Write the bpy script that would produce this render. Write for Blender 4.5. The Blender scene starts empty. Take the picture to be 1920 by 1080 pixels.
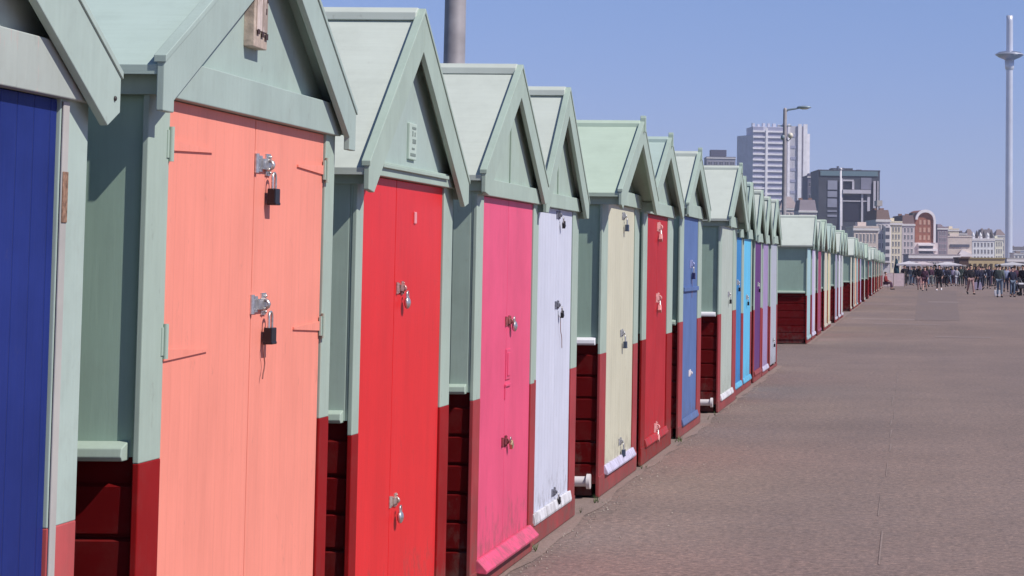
import bpy, bmesh, math, random
from mathutils import Vector, Matrix, Euler
random.seed(7)
sc = bpy.context.scene
R = math.radians
# ------------------------------------------------------------------ camera, world, sun
cam_d = bpy.data.cameras.new('camera'); cam = bpy.data.objects.new('camera', cam_d)
sc.collection.objects.link(cam); sc.camera = cam
cam.location = (0, 0, 1.6); cam.rotation_euler = (R(93.8), R(-0.4), 0)
cam_d.sensor_width = 36; cam_d.lens = 75
cam_d.shift_x = -0.38802; cam_d.shift_y = -0.158167
cam_d.clip_start = 0.1; cam_d.clip_end = 9000
SUN = Vector((0.62, -0.23, 0.74)).normalized()
w = bpy.data.worlds.new('World'); sc.world = w; w.use_nodes = True
nt = w.node_tree; bg = nt.nodes['Background']
sky = nt.nodes.new('ShaderNodeTexSky'); sky.sky_type = 'NISHITA'; sky.sun_disc = False
sky.sun_elevation = math.asin(SUN.z); sky.sun_rotation = math.atan2(SUN.x, SUN.y)
sky.altitude = 5000; sky.air_density = 1.35; sky.dust_density = 0.0; sky.ozone_density = 2.5
tint = nt.nodes.new('ShaderNodeMix'); tint.data_type = 'RGBA'; tint.blend_type = 'MULTIPLY'
tint.inputs[0].default_value = 1.0; tint.inputs[7].default_value = (1.12, 0.92, 1.0, 1)
nt.links.new(sky.outputs[0], tint.inputs[6]); nt.links.new(tint.outputs[2], bg.inputs[0])
# elevation dependent air colour: a clean periwinkle horizon instead of a milky one
wc = nt.nodes.new('ShaderNodeTexCoord'); ws = nt.nodes.new('ShaderNodeSeparateXYZ'); wr_ = nt.nodes.new('ShaderNodeValToRGB')
nt.links.new(wc.outputs['Generated'], ws.inputs[0]); nt.links.new(ws.outputs['Z'], wr_.inputs[0]); nt.links.new(wr_.outputs[0], tint.inputs[7])
_e = wr_.color_ramp.elements; _e.new(0.05)
for q_, p_, c_ in zip(_e, (0.0, 0.05, 0.13), ((0.54, 0.50, 0.86), (0.72, 0.68, 0.94), (0.88, 0.86, 1.07))): q_.position = p_; q_.color = c_ + (1,)
bg.inputs[1].default_value = 0.10
sd = bpy.data.lights.new('sun', 'SUN'); sd.energy = 4.3; sd.angle = R(0.5); sd.color = (1, 0.955, 0.89)
sun = bpy.data.objects.new('sun', sd); sc.collection.objects.link(sun)
sun.rotation_euler = SUN.to_track_quat('Z', 'Y').to_euler(); sun.location = (10, -5, 20)
sc.view_settings.view_transform = 'Standard'; sc.view_settings.look = 'None'
sc.view_settings.exposure = 0.12; sc.view_settings.gamma = 1
sc.cycles.max_bounces = 6

# ------------------------------------------------------------------ materials
MATS = {}
class NG:
    def __init__(s, name):
        s.m = bpy.data.materials.new(name); s.m.use_nodes = True; s.t = s.m.node_tree
        s.b = s.t.nodes['Principled BSDF']
    def n(s, typ, **k):
        x = s.t.nodes.new(typ)
        for a, v in k.items(): setattr(x, a, v)
        return x
    def l(s, a, b): s.t.links.new(a, b)
    def coord(s, scale=(1, 1, 1), rnd=True):
        tc = s.n('ShaderNodeTexCoord'); mp = s.n('ShaderNodeMapping'); mp.inputs['Scale'].default_value = scale
        if rnd:
            oi = s.n('ShaderNodeObjectInfo'); va = s.n('ShaderNodeVectorMath', operation='MULTIPLY_ADD')
            cb = s.n('ShaderNodeCombineXYZ')
            for i in range(3): s.l(oi.outputs['Random'], cb.inputs[i])
            va.inputs[1].default_value = (17, 31, 23)
            s.l(cb.outputs[0], va.inputs[0]); s.l(tc.outputs['Object'], va.inputs[2]); s.l(va.outputs[0], mp.inputs[0])
        else: s.l(tc.outputs['Object'], mp.inputs[0])
        return mp.outputs[0]
    def noise(s, vec, scale, detail=4, rough=0.6):
        x = s.n('ShaderNodeTexNoise'); x.inputs['Scale'].default_value = scale
        x.inputs['Detail'].default_value = detail; x.inputs['Roughness'].default_value = rough
        s.l(vec, x.inputs['Vector']); return x.outputs['Fac']
    def ramp(s, fac, pts):
        r = s.n('ShaderNodeValToRGB'); e = r.color_ramp.elements
        while len(e) < len(pts): e.new(0.5)
        for q, (p, c) in zip(e, pts): q.position = p; q.color = tuple(c) + (1,) if len(c) == 3 else c
        s.l(fac, r.inputs[0]); return r.outputs[0]
    def mix(s, fac, a, b, mode='MIX'):
        x = s.n('ShaderNodeMix', data_type='RGBA', blend_type=mode)
        for i, v in ((0, fac), (6, a), (7, b)):
            if hasattr(v, 'links'): s.l(v, x.inputs[i])
            else: x.inputs[i].default_value = v if i == 0 else (tuple(v) + (1,))[:4]
        return x.outputs[2]
    def bump(s, h, strength, dist=0.01, prev=None):
        x = s.n('ShaderNodeBump'); x.inputs['Strength'].default_value = strength; x.inputs['Distance'].default_value = dist
        s.l(h, x.inputs['Height'])
        if prev is not None: s.l(prev, x.inputs['Normal'])
        return x.outputs[0]

def paint(name, col, wear=0.0, wearcol=(0.36, 0.27, 0.19), grain='Z', var=0.10, rough=0.5, plank=None, dirt=0.0, groove=0.6):
    """brushed exterior paint on timber"""
    if name in MATS: return MATS[name]
    g = NG(name)
    sc_ = {'Z': (1, 1, 0.06), 'Y': (1, 0.06, 1), 'X': (0.06, 1, 1)}[grain]
    v1 = g.coord(); v2 = g.coord(sc_)
    n1 = g.noise(v1, 2.2, 5); n2 = g.noise(v2, 60, 3)
    dark = tuple(c * (1 - var * 1.4) for c in col); lite = tuple(min(1, c * (1 + var * .7) + var * .012) for c in col)
    c = g.mix(g.ramp(n1, [(0.3, (0, 0, 0)), (0.7, (1, 1, 1))]), dark, lite)
    st = g.ramp(n2, [(0.35, (0.975,) * 3), (0.65, (1.02,) * 3)])
    c = g.mix(1.0, c, st, 'MULTIPLY')
    hgt = n2
    nrm = g.bump(n2, 0.12, 0.004)
    if plank:
        ax, pitch = plank
        tc = g.n('ShaderNodeTexCoord'); sp = g.n('ShaderNodeSeparateXYZ'); g.l(tc.outputs['Object'], sp.inputs[0])
        mm = g.n('ShaderNodeMath', operation='MULTIPLY_ADD'); mm.inputs[1].default_value = 1 / pitch; mm.inputs[2].default_value = 100.31
        g.l(sp.outputs[ax], mm.inputs[0]); fr = g.n('ShaderNodeMath', operation='FRACT'); g.l(mm.outputs[0], fr.inputs[0])
        hh = g.ramp(fr.outputs[0], [(0.0, (0, 0, 0)), (0.045, (1, 1, 1)), (0.955, (1, 1, 1)), (1.0, (0, 0, 0))])
        nrm = g.bump(hh, 0.7 * groove, 0.004, nrm)
        c = g.mix(0.35 * groove, c, g.mix(1.0, c, hh, 'MULTIPLY'))
    # rain streaks and soft fading in big soft patches
    sv = g.coord((1, 1.0, 0.18)); n6 = g.noise(sv, 5.5, 5, 0.65)
    c = g.mix(1.0, c, g.ramp(n6, [(0.28, (0.93, 0.93, 0.93)), (0.5, (1.0,) * 3), (0.75, (1.035, 1.035, 1.04))]), 'MULTIPLY')
    # chips and knocks, mostly low down, and grime splashed up from the ground
    tz = g.n('ShaderNodeTexCoord'); sz = g.n('ShaderNodeSeparateXYZ'); g.l(tz.outputs['Object'], sz.inputs[0])
    lo = g.ramp(sz.outputs['Z'], [(0.02, (1, 1, 1)), (0.5, (0, 0, 0))])
    n7 = g.noise(g.coord((1, 1, 0.6)), 14, 6, 0.75)
    mm_ = g.n('ShaderNodeMath', operation='MULTIPLY_ADD'); mm_.inputs[1].default_value = 0.30; g.l(lo, mm_.inputs[0]); g.l(n7, mm_.inputs[2])
    c = g.mix(g.ramp(mm_.outputs[0], [(0.62, (0, 0, 0)), (0.86, (0.55,) * 3)]), c, (0.13, 0.10, 0.085))
    n8 = g.noise(g.coord((1, 1, 0.45)), 38, 5, 0.8)
    c = g.mix(g.ramp(n8, [(0.735, (0, 0, 0)), (0.755, (0.8,) * 3)]), c, tuple(min(1, q * .55 + .06) for q in col))
    if wear > 0:
        n3 = g.noise(v2, 9, 8, 0.75); n4 = g.noise(v1, 3.1, 4)
        ad = g.n('ShaderNodeMath', operation='MULTIPLY_ADD'); ad.inputs[1].default_value = 0.6
        g.l(n4, ad.inputs[0]); g.l(n3, ad.inputs[2])
        th = 1.06 - wear * 0.5
        mk = g.ramp(ad.outputs[0], [(th, (0, 0, 0)), (th + 0.03, (1, 1, 1))])
        c = g.mix(mk, c, wearcol)
    if dirt > 0:
        n5 = g.noise(v1, 6, 6, 0.7)
        mk = g.ramp(n5, [(0.5, (0, 0, 0)), (0.75, (dirt,) * 3)])
        c = g.mix(mk, c, (0.16, 0.13, 0.11))
    g.l(c, g.b.inputs['Base Color']); g.l(nrm, g.b.inputs['Normal'])
    g.b.inputs['Roughness'].default_value = rough; g.b.inputs['Specular IOR Level'].default_value = 0.06
    MATS[name] = g.m; return g.m

def plain(name, col, rough=0.6, metal=0.0, var=0.08, scale=4, bump=0.0):
    if name in MATS: return MATS[name]
    g = NG(name); v = g.coord(); n = g.noise(v, scale, 5)
    c = g.mix(g.ramp(n, [(0.3, (0, 0, 0)), (0.7, (1, 1, 1))]), tuple(c * (1 - var * 1.5) for c in col), tuple(min(1, c * (1 + var)) for c in col))
    g.l(c, g.b.inputs['Base Color']); g.b.inputs['Roughness'].default_value = rough; g.b.inputs['Metallic'].default_value = metal
    if bump: g.l(g.bump(n, bump, 0.02), g.b.inputs['Normal'])
    MATS[name] = g.m; return g.m

def glass(name, col=(0.05, 0.06, 0.08), rough=0.15):
    if name in MATS: return MATS[name]
    g = NG(name); g.b.inputs['Base Color'].default_value = col + (1,); g.b.inputs['Roughness'].default_value = rough
    MATS[name] = g.m; return g.m

GREEN = (0.385, 0.47, 0.40)
green = paint('green_paint', GREEN, var=0.05, dirt=0.10)
green_roof = paint('green_roof_paint', (0.52, 0.56, 0.50), var=0.03, grain='X', dirt=0.0, rough=0.7)
green_roof_b = paint('green_roof_paint_bluish', (0.41, 0.505, 0.46), var=0.02, grain='X', dirt=0.0, rough=0.7)
green_roof_c = paint('green_roof_paint_fresh', (0.455, 0.55, 0.445), var=0.02, grain='X', dirt=0.0, rough=0.7)
green_worn = paint('green_paint_worn', (0.43, 0.52, 0.465), wear=0.16, wearcol=(0.34, 0.29, 0.25), var=0.08, dirt=0.15)
green_board = paint('green_paint_boards', (0.38, 0.49, 0.43), var=0.06, plank=('Y', 0.11), dirt=0.1)
wall_green = paint('wall_green', (0.35, 0.475, 0.385), var=0.05, dirt=0.1)
wall_plank = paint('wall_green_planks', (0.40, 0.50, 0.43), var=0.06, plank=('X', 0.09), dirt=0.12)
panel_bl = paint('panel_green_bluish', (0.385, 0.47, 0.425), var=0.06, dirt=0.12)
panel_worn = paint('panel_weathered', (0.46, 0.50, 0.455), wear=0.34, wearcol=(0.50, 0.42, 0.38), var=0.10, dirt=0.15)
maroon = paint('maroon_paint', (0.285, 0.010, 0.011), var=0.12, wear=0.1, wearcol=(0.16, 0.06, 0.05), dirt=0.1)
maroon_shaded = paint('maroon_shaded', (0.135, 0.005, 0.006), var=0.10, grain='X', dirt=0.1)  # same maroon for the side boards, their shade put into a darker colour
red_bleached = paint('bleached_red_paint', (0.52, 0.10, 0.10), var=0.14, wear=0.2, wearcol=(0.30, 0.05, 0.05), dirt=0.2)
red_faded = paint('faded_red_paint', (0.36, 0.050, 0.055), var=0.16, wear=0.2, wearcol=(0.18, 0.04, 0.04), dirt=0.25)
metal = plain('galvanised_metal', (0.62, 0.60, 0.58), 0.38, 0.85, 0.2, 60)
dark_metal = plain('black_padlock', (0.012, 0.009, 0.012), 0.4, 0.2)
brass = plain('brass', (0.55, 0.42, 0.25), 0.4, 0.8)
white_paint = paint('white_gloss', (0.74, 0.73, 0.76), var=0.05, dirt=0.2)
pipe_white = plain('white_plastic', (0.72, 0.66, 0.66), 0.4, 0, 0.08)
black_gap = plain('dark_interior', (0.02, 0.02, 0.02), 0.9)
wood = plain('weathered_wood', (0.50, 0.40, 0.33), 0.8, 0, 0.25, 25, 0.2)

# ------------------------------------------------------------------ mesh helpers
class MB:
    def __init__(s): s.v = []; s.f = []; s.mi = []; s.sm = []
    def add(s, vs, fs, mi=0, smooth=False):
        o = len(s.v); s.v += [tuple(v) for v in vs]
        for f in fs: s.f.append(tuple(i + o for i in f)); s.mi.append(mi); s.sm.append(smooth)
        return s
    def box(s, x0, x1, y0, y1, z0, z1, mi=0):
        return s.add([(x0, y0, z0), (x1, y0, z0), (x1, y1, z0), (x0, y1, z0), (x0, y0, z1), (x1, y0, z1), (x1, y1, z1), (x0, y1, z1)],
                     [(0, 3, 2, 1), (4, 5, 6, 7), (0, 1, 5, 4), (1, 2, 6, 5), (2, 3, 7, 6), (3, 0, 4, 7)], mi)
    def prism(s, poly, axis, a, b, mi=0):
        """poly in the plane normal to axis (X: (y,z); Y: (x,z); Z: (x,y)), extruded a..b"""
        n = len(poly)
        def P(p, t): return {'X': (t, p[0], p[1]), 'Y': (p[0], t, p[1]), 'Z': (p[0], p[1], t)}[axis]
        vs = [P(p, a) for p in poly] + [P(p, b) for p in poly]
        fs = [tuple(range(n))[::-1], tuple(range(n, 2 * n))] + [(i, (i + 1) % n, n + (i + 1) % n, n + i) for i in range(n)]
        return s.add(vs, fs, mi)
    def tube(s, pts, rs, seg=12, mi=0, caps=True):
        pts = [Vector(p) for p in pts]
        if not hasattr(rs, '__len__'): rs = [rs] * len(pts)
        vs = []; fs = []
        prev = None
        for i, p in enumerate(pts):
            d = (pts[min(i + 1, len(pts) - 1)] - pts[max(i - 1, 0)])
            d = d.normalized() if d.length > 1e-9 else (prev or Vector((0, 0, 1)))
            ref = Vector((1, 0, 0)) if abs(d.x) < 0.9 else Vector((0, 1, 0))
            u = d.cross(ref).normalized(); v = d.cross(u); prev = d
            for k in range(seg):
                a = 2 * math.pi * k / seg
                vs.append(p + (u * math.cos(a) + v * math.sin(a)) * rs[i])
        for i in range(len(pts) - 1):
            for k in range(seg):
                k2 = (k + 1) % seg
                fs.append((i * seg + k, i * seg + k2, (i + 1) * seg + k2, (i + 1) * seg + k))
        s.add(vs, fs, mi, True)
        if caps:
            n = len(pts) - 1
            s.add(vs[:seg], [tuple(range(seg))[::-1]], mi); s.add(vs[n * seg:], [tuple(range(seg))], mi)
        return s
    def lathe(s, prof, c=(0, 0, 0), seg=20, mi=0):
        vs = []; fs = []
        for r, z in prof:
            for k in range(seg):
                a = 2 * math.pi * k / seg; vs.append((c[0] + r * math.cos(a), c[1] + r * math.sin(a), c[2] + z))
        for i in range(len(prof) - 1):
            for k in range(seg):
                k2 = (k + 1) % seg; fs.append((i * seg + k, i * seg + k2, (i + 1) * seg + k2, (i + 1) * seg + k))
        return s.add(vs, fs, mi, True)
    def ball(s, c, r, mi=0, seg=10, sx=1, sy=1, sz=1):
        prof = [(max(1e-4, math.sin(math.pi * i / 8)), -math.cos(math.pi * i / 8)) for i in range(9)]
        vs = []; fs = []
        for q, z in prof:
            for k in range(seg):
                a = 2 * math.pi * k / seg; vs.append((c[0] + q * math.cos(a) * r * sx, c[1] + q * math.sin(a) * r * sy, c[2] + z * r * sz))
        for i in range(8):
            for k in range(seg):
                k2 = (k + 1) % seg; fs.append((i * seg + k, i * seg + k2, (i + 1) * seg + k2, (i + 1) * seg + k))
        return s.add(vs, fs, mi, True)
    def mesh(s, name):
        me = bpy.data.meshes.new(name); me.from_pydata(s.v, [], s.f)
        for p, m_, sm in zip(me.polygons, s.mi, s.sm): p.material_index = m_; p.use_smooth = sm
        bm = bmesh.new(); bm.from_mesh(me); bmesh.ops.recalc_face_normals(bm, faces=bm.faces); bm.to_mesh(me); bm.free()
        return me
    def build(s, name, mats, parent=None, bevel=0, loc=None):
        me = s.mesh(name)
        for m_ in (mats if isinstance(mats, (list, tuple)) else [mats]): me.materials.append(m_)
        o = bpy.data.objects.new(name, me); sc.collection.objects.link(o)
        if parent: o.parent = parent
        if loc is not None: o.location = loc
        if bevel:
            b = o.modifiers.new('bevel', 'BEVEL'); b.width = bevel; b.segments = 2; b.limit_method = 'ANGLE'; b.angle_limit = R(40)
        return o
def tag(o, label=None, cat=None, group=None, kind=None):
    if label: o['label'] = label
    if cat: o['category'] = cat
    if group: o['group'] = group
    if kind: o['kind'] = kind
    return o
def empty(name, loc, rz=0):
    o = bpy.data.objects.new(name, None); sc.collection.objects.link(o); o.location = loc; o.rotation_euler = (0, 0, rz)
    o.empty_display_size = 0.3; return o
def kids(o): return [c for c in o.children]
def copy_tree(o, parent=None):
    c = o.copy(); sc.collection.objects.link(c); c.parent = parent
    for ch in list(o.children): copy_tree(ch, c)
    return c

# ------------------------------------------------------------------ ground
def asphalt():
    g = NG('promenade_asphalt'); v = g.coord(rnd=False)
    big = g.noise(v, 0.10, 4); mid = g.noise(v, 0.9, 5); fine = g.noise(v, 55, 3, 0.8); fn2 = g.noise(v, 170, 2, 0.8)
    vl = g.coord((1.3, 0.10, 1), rnd=False); lane = g.noise(vl, 0.5, 3)
    c = g.mix(g.ramp(big, [(0.35, (0, 0, 0)), (0.65, (1, 1, 1))]), (0.198, 0.146, 0.128), (0.242, 0.178, 0.155))
    c = g.mix(1.0, c, g.ramp(mid, [(0.3, (0.92,) * 3), (0.7, (1.07,) * 3)]), 'MULTIPLY')
    c = g.mix(1.0, c, g.ramp(lane, [(0.35, (0.93, 0.93, 0.95)), (0.65, (1.06, 1.04, 1.02))]), 'MULTIPLY')
    c = g.mix(1.0, c, g.ramp(fine, [(0.3, (0.62,) * 3), (0.55, (1.0,) * 3), (0.75, (1.5, 1.45, 1.4))]), 'MULTIPLY')
    c = g.mix(1.0, c, g.ramp(fn2, [(0.35, (0.8,) * 3), (0.7, (1.22,) * 3)]), 'MULTIPLY')
    g.l(c, g.b.inputs['Base Color']); g.b.inputs['Roughness'].default_value = 0.9
    s1 = g.noise(g.coord(rnd=False), 22, 2, 0.7); c = g.mix(1.0, c, g.ramp(s1, [(0.30, (0.68,) * 3), (0.5, (1.0,) * 3), (0.70, (1.38, 1.34, 1.3))]), 'MULTIPLY')
    s2 = g.noise(g.coord((1, 1, 1), rnd=False), 6, 3, 0.7); c = g.mix(1.0, c, g.ramp(s2, [(0.3, (0.92, 0.93, 0.95)), (0.7, (1.09, 1.06, 1.04))]), 'MULTIPLY')
    g.l(c, g.b.inputs['Base Color'])
    g.l(g.bump(fine, 0.35, 0.006), g.b.inputs['Normal']); return g.m
asph = asphalt()
def patch_mat(name, col):
    g = NG(name); v = g.coord(rnd=False); fine = g.noise(v, 55, 3, 0.8); mid = g.noise(v, 2, 4)
    c = g.mix(1.0, tuple(col), g.ramp(fine, [(0.3, (0.7,) * 3), (0.75, (1.35,) * 3)]), 'MULTIPLY')
    c = g.mix(1.0, c, g.ramp(mid, [(0.3, (0.9,) * 3), (0.7, (1.08,) * 3)]), 'MULTIPLY')
    g.l(c, g.b.inputs['Base Color']); g.b.inputs['Roughness'].default_value = 0.9; return g.m
def sheet(name, x0, x1, y0, y1, z, m, kind='structure'):
    o = MB().add([(x0, y0, z), (x1, y0, z), (x1, y1, z), (x0, y1, z)], [(0, 1, 2, 3)]).build(name, m); o['kind'] = kind; return o
sheet('promenade', -6.9, 30, -30, 2600, 0, asph)
grass_m = NG('grass_ground'); _v = grass_m.coord(rnd=False)
grass_m.l(grass_m.ramp(grass_m.noise(_v, 0.6, 6), [(0.3, (0.045, 0.075, 0.02)), (0.7, (0.09, 0.12, 0.035))]), grass_m.b.inputs['Base Color'])
grass_m.b.inputs['Roughness'].default_value = 0.95
sheet('lawn', -500, -6.9, -60, 2600, -0.02, grass_m.m)
sheet('ground', -4000, 4000, -900, 7500, -0.12, plain('far_ground', (0.22, 0.20, 0.17), 0.95, 0, 0.15, 0.02))
sheet('beach', 30, 62, -60, 2600, -0.05, plain('pebbles', (0.33, 0.26, 0.19), 0.95, 0, 0.2, 1.5))
sea_m = NG('sea_water'); sea_m.b.inputs['Base Color'].default_value = (0.03, 0.09, 0.13, 1); sea_m.b.inputs['Roughness'].default_value = 0.12
_v = sea_m.coord((1, 1, 1), rnd=False); sea_m.l(sea_m.bump(sea_m.noise(_v, 0.5, 5), 0.6, 0.3), sea_m.b.inputs['Normal'])
sheet('sea', 62, 3900, -800, 7000, -0.06, sea_m.m)
conc = patch_mat('concrete_edge', (0.255, 0.185, 0.16))
# ragged strip of concrete footing along the huts
mb = MB(); 
for (ya, yb) in ((3, 34.8), (44.3, 178)):
    y = ya; xs = []
    while y < yb: xs.append((y, -2.04 + random.uniform(-0.035, 0.03))); y += random.uniform(0.15, 0.5)
    xs.append((yb, -2.06))
    for (y0, x0), (y1, x1) in zip(xs, xs[1:]):
        mb.add([(-2.6, y0, 0.004), (x0, y0, 0.004), (x1, y1, 0.004), (-2.6, y1, 0.004)], [(0, 1, 2, 3)])
o = mb.build('footing_strip', conc); o['kind'] = 'structure'
pm = patch_mat('asphalt_patch_dark', (0.187, 0.137, 0.123)); pm2 = patch_mat('asphalt_patch_pale', (0.25, 0.19, 0.175))
def patch(pts, m, z_=0.004):
    o = MB().add([(x, y, z_) for x, y in pts], [tuple(range(len(pts)))]).build('paving_patch', m); o['kind'] = 'structure'
patch([(0.18, 65.3), (1.55, 65.1), (3.2, 146), (0.65, 148)], pm)
patch([(-1.9, 66.2), (0.2, 65.4), (0.2, 66.8), (-1.7, 67.5)], pm2)
patch([(0.9, 99), (2.3, 98.4), (2.3, 101.5), (0.9, 102)], pm2, 0.008)
patch([(-1.0, 60.5), (0.9, 60.0), (0.9, 60.6), (-1.0, 61.2)], pm2)
patch([(0.6, 49.5), (1.9, 49.2), (1.9, 49.9), (0.6, 50.1)], pm2)
# an open seam in the asphalt running away from the camera
mb = MB(); y = 9
while y < 60:
    L = random.uniform(0.5, 1.6)
    x = -0.17 + 0.02 * math.sin(y * 1.7)
    mb.add([(x - .004, y, .004), (x + .005, y, .004), (x + .006 + random.uniform(-.012, .012), y + L, .004), (x - .004, y + L, .004)], [(0, 1, 2, 3)])
    y += L + random.uniform(0.2, 1.2)
o = mb.build('paving_seam', patch_mat('seam', (0.245, 0.185, 0.165))); o['kind'] = 'structure'

# ------------------------------------------------------------------ beach huts
A = 2.13
def hut(Yl, Yr, Yap, zap, dl, dr, ds, zdoor=2.03, ztip=(2.02, 2.02), a=A, ov=0.06, e=0.05, zred=1.0, zdb=0.12, split=None,
        door=None, leafs=None, panel=None, roofm=None, beamm=None, postm=None, bargem=None, redm=None, wallm=None,
        boards=False, bh=0.12, barge_h=0.16, trim=True, finial=False, finial_h=0.045, ledge_z=1.06, pipe=False, sill=None, sillp=0.03,
        depth=2.3, plank=True, bevel=0.003, eave=0.03, recess=0.0, label='', group=None, detail=True, ledge_white=False, wr=.02, pd=.018, tipd=.10):
    zap -= .024; tipd -= .016
    Yc = (Yl + Yr) / 2; root = empty('beach_hut', (-a, Yc, 0))
    panel = panel or green; roofm = roofm or green_roof; beamm = beamm or green; postm = postm or green; bargem = bargem or green
    redm = redm or maroon; wallm = wallm or wall_green
    l, r_ = Yl - Yc, Yr - Yc; ap = Yap - Yc; D0, D1 = dl - Yc, dr - Yc; S = ds - Yc
    tl, tr = l - e, r_ + e                    # eaves
    zl, zr_ = ztip[0] + tipd, ztip[1] + tipd        # roof top surface at the eaves
    def zs(y):                               # roof surface height
        return zl + (zap - zl) * (y - tl) / (ap - tl) if y <= ap else zr_ + (zap - zr_) * (tr - y) / (tr - ap)
    xb = -depth
    # walls above the paint line, boards below
    zw = ledge_z
    mb = MB()
    zt1 = zs(l + .02) - .034; zt2 = zs(r_ - .02) - .034
    for (y0, y1, zt) in ((l + wr, l + .045, zt1), (r_ - .045, r_ - wr, zt2)): mb.box(xb, -pd, y0, y1, zw, zt)
    mb.prism([(l + .05, .05), (r_ - .05, .05), (r_ - .05, zs(r_ - .05) - .04), (ap, zap - .04), (l + .05, zs(l + .05) - .04)], 'X', xb + .01, xb + .03)
    mb.build('wall', wallm, root)
    mb = MB(); z = 0.10; k = 0; nb = 6; bh_ = (zw - .06 - z) / nb
    for side in (0, 1):
        z = 0.10
        for k in range(nb):
            if side == 0: mb.prism([(l + .045, z), (l + .016, z), (l + .014, z + bh_ - .022), (l + .032, z + bh_ - .012), (l + .032, z + bh_), (l + .045, z + bh_)], 'X', xb, -pd)
            else: mb.prism([(r_ - .045, z), (r_ - .016, z), (r_ - .014, z + bh_ - .022), (r_ - .032, z + bh_ - .012), (r_ - .032, z + bh_), (r_ - .045, z + bh_)], 'X', xb, -pd)
            z += bh_
    mb.box(xb, -pd, l + .03, l + .045, zw - .06, zw - .002); mb.box(xb, -pd, r_ - .045, r_ - .03, zw - .06, zw - .002)
    mb.box(xb, -.05, l + .03, r_ - .03, .02, .10)
    mb.build('skirting_boards', maroon_shaded, root)
    # ledge
    for sg, yy in ((-1, l + .02), (1, r_ - .02)):
        mb = MB(); p = [(yy, zw - .008), (yy + sg * .05, zw - .008), (yy + sg * .06, zw + .004), (yy + sg * .055, zw + .028), (yy, zw + .045)]
        mb.prism(p, 'X', xb, -.035)
        mb.build('ledge', white_paint if ledge_white else postm, root, bevel)
    # posts
    for (y0, y1) in ((l, D0 - .004), (D1 + .004, r_)):
        if y1 - y0 < .02: y0, y1 = (y0, y0 + .03) if y0 == l else (y1 - .03, y1)
        zt = min(zdoor, min(zs(y0), zs(y1)) - .035)
        zq = zred + random.uniform(-.012, .012)
        MB().box(-pd, 0, y0, y1, zq, zt, 0).box(-pd, .001, y0, y1, .02, zq, 1).build('corner_post', [postm, redm], root, bevel)
    # plinth under the door
    MB().box(-.016, .006, l + .002, r_ - .002, .01, zdb - .03).build('plinth', redm, root, bevel)
    # door leaves
    lm = leafs or (door, door)
    doors = []
    for i, (y0, y1) in enumerate(((D0, S - .002), (S + .002, D1))):
        o = MB().box(-.035, -.008 - .006 * i * 0, y0 + .002, y1 - .002, zdb, zdoor - .006).build('door', lm[i], root, bevel * .7)
        doors.append(o)
    MB().box(-.05, -.037, D0 - .01, D1 + .01, zdb, zdoor).build('door_stop', lm[0], root)
    if sill is not None:
        MB().prism([(-.035, zdb - .035), (sillp * .7, zdb - .045), (sillp * .7 + .004, zdb - .03), (.008, zdb + .022), (-.007, zdb + .022)], 'Y', D0 - .03, D1 + .03).build('threshold', sill, root, bevel)
    # beam and gable panel
    zb0, zb1 = zdoor - .004, zdoor + bh
    def under(y, d): return zs(y) - d
    pl = [(l + .005, zb0), (r_ - .005, zb0)]
    zr1 = under(r_ - .005, .04); zl1 = under(l + .005, .04)
    pts = [(l + .005, zb0), (r_ - .005, zb0)]
    if zr1 > zb1: pts += [(r_ - .005, zb1)]
    else:
        yy = tr - (zb1 + .04 - zr_) / ((zap - zr_) / (tr - ap)); pts += [(r_ - .005, max(zr1, zb0 + .002)), (yy, zb1)]
    if zl1 > zb1: pts += [(l + .005, zb1)]
    else:
        yy = tl + (zb1 + .04 - zl) / ((zap - zl) / (ap - tl)); pts += [(yy, zb1), (l + .005, max(zl1, zb0 + .002))]
    MB().prism(pts, 'X', -.03, .022).build('beam', beamm, root, bevel)
    q = []
    y0p = l + .03; y1p = r_ - .03; zb2 = zb1 - .02
    yL = max(y0p, tl + (zb2 + .03 - zl) / ((zap - zl) / (ap - tl)) if under(y0p, .03) < zb2 else y0p)
    yR = min(y1p, tr - (zb2 + .03 - zr_) / ((zap - zr_) / (tr - ap)) if under(y1p, .03) < zb2 else y1p)
    q = [(yL, zb2), (yR, zb2)]
    if under(yR, .03) > zb2 + .01: q.append((yR, under(yR, .03)))
    q.append((ap, zap - .03))
    if under(yL, .03) > zb2 + .01: q.append((yL, under(yL, .03)))
    MB().prism(q, 'X', -.028, -.004 - recess).build('gable_panel', panel, root)
    if boards:
        MB().box(-.004 - recess, .006 - recess, ap - .028, ap + .002, zb1 - .02, zap - .12).build('batten', panel, root, bevel)
    # roof slopes
    xo = ov - .022
    for side in (0, 1):
        if side == 0: pg = [(tl, zl), (ap, zap), (ap, zap - .028), (tl, zl - .028)]
        else: pg = [(ap + .0005, zap), (tr, zr_), (tr, zr_ - .028), (ap + .0005, zap - .028)]
        MB().prism(pg, 'X', xb - .08, xo).build('roof', roofm, root, bevel * .6)
    rr = .028
    MB().prism([(ap - .055, zap - .03), (ap + .055, zap - .03), (ap + .05, zap + .004), (ap + .012, zap + rr), (ap - .012, zap + rr), (ap - .05, zap + .004)], 'X', xb - .085, xo - .004).build('ridge_cap', roofm, root, bevel)
    # eave boards
    for sg, yy, zz in ((-1, l, zs(l) - .034), (1, r_, zs(r_) - .034)):
        MB().box(xb, xo - .002, yy - .012 if sg < 0 else yy - .01, yy + .01 if sg < 0 else yy + .012, zz - .075, zz - .004).build('eave_board', postm, root)
    # barge boards: outer edge 20 mm above the roof, plumb cut at the eaves
    up = .022
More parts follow.
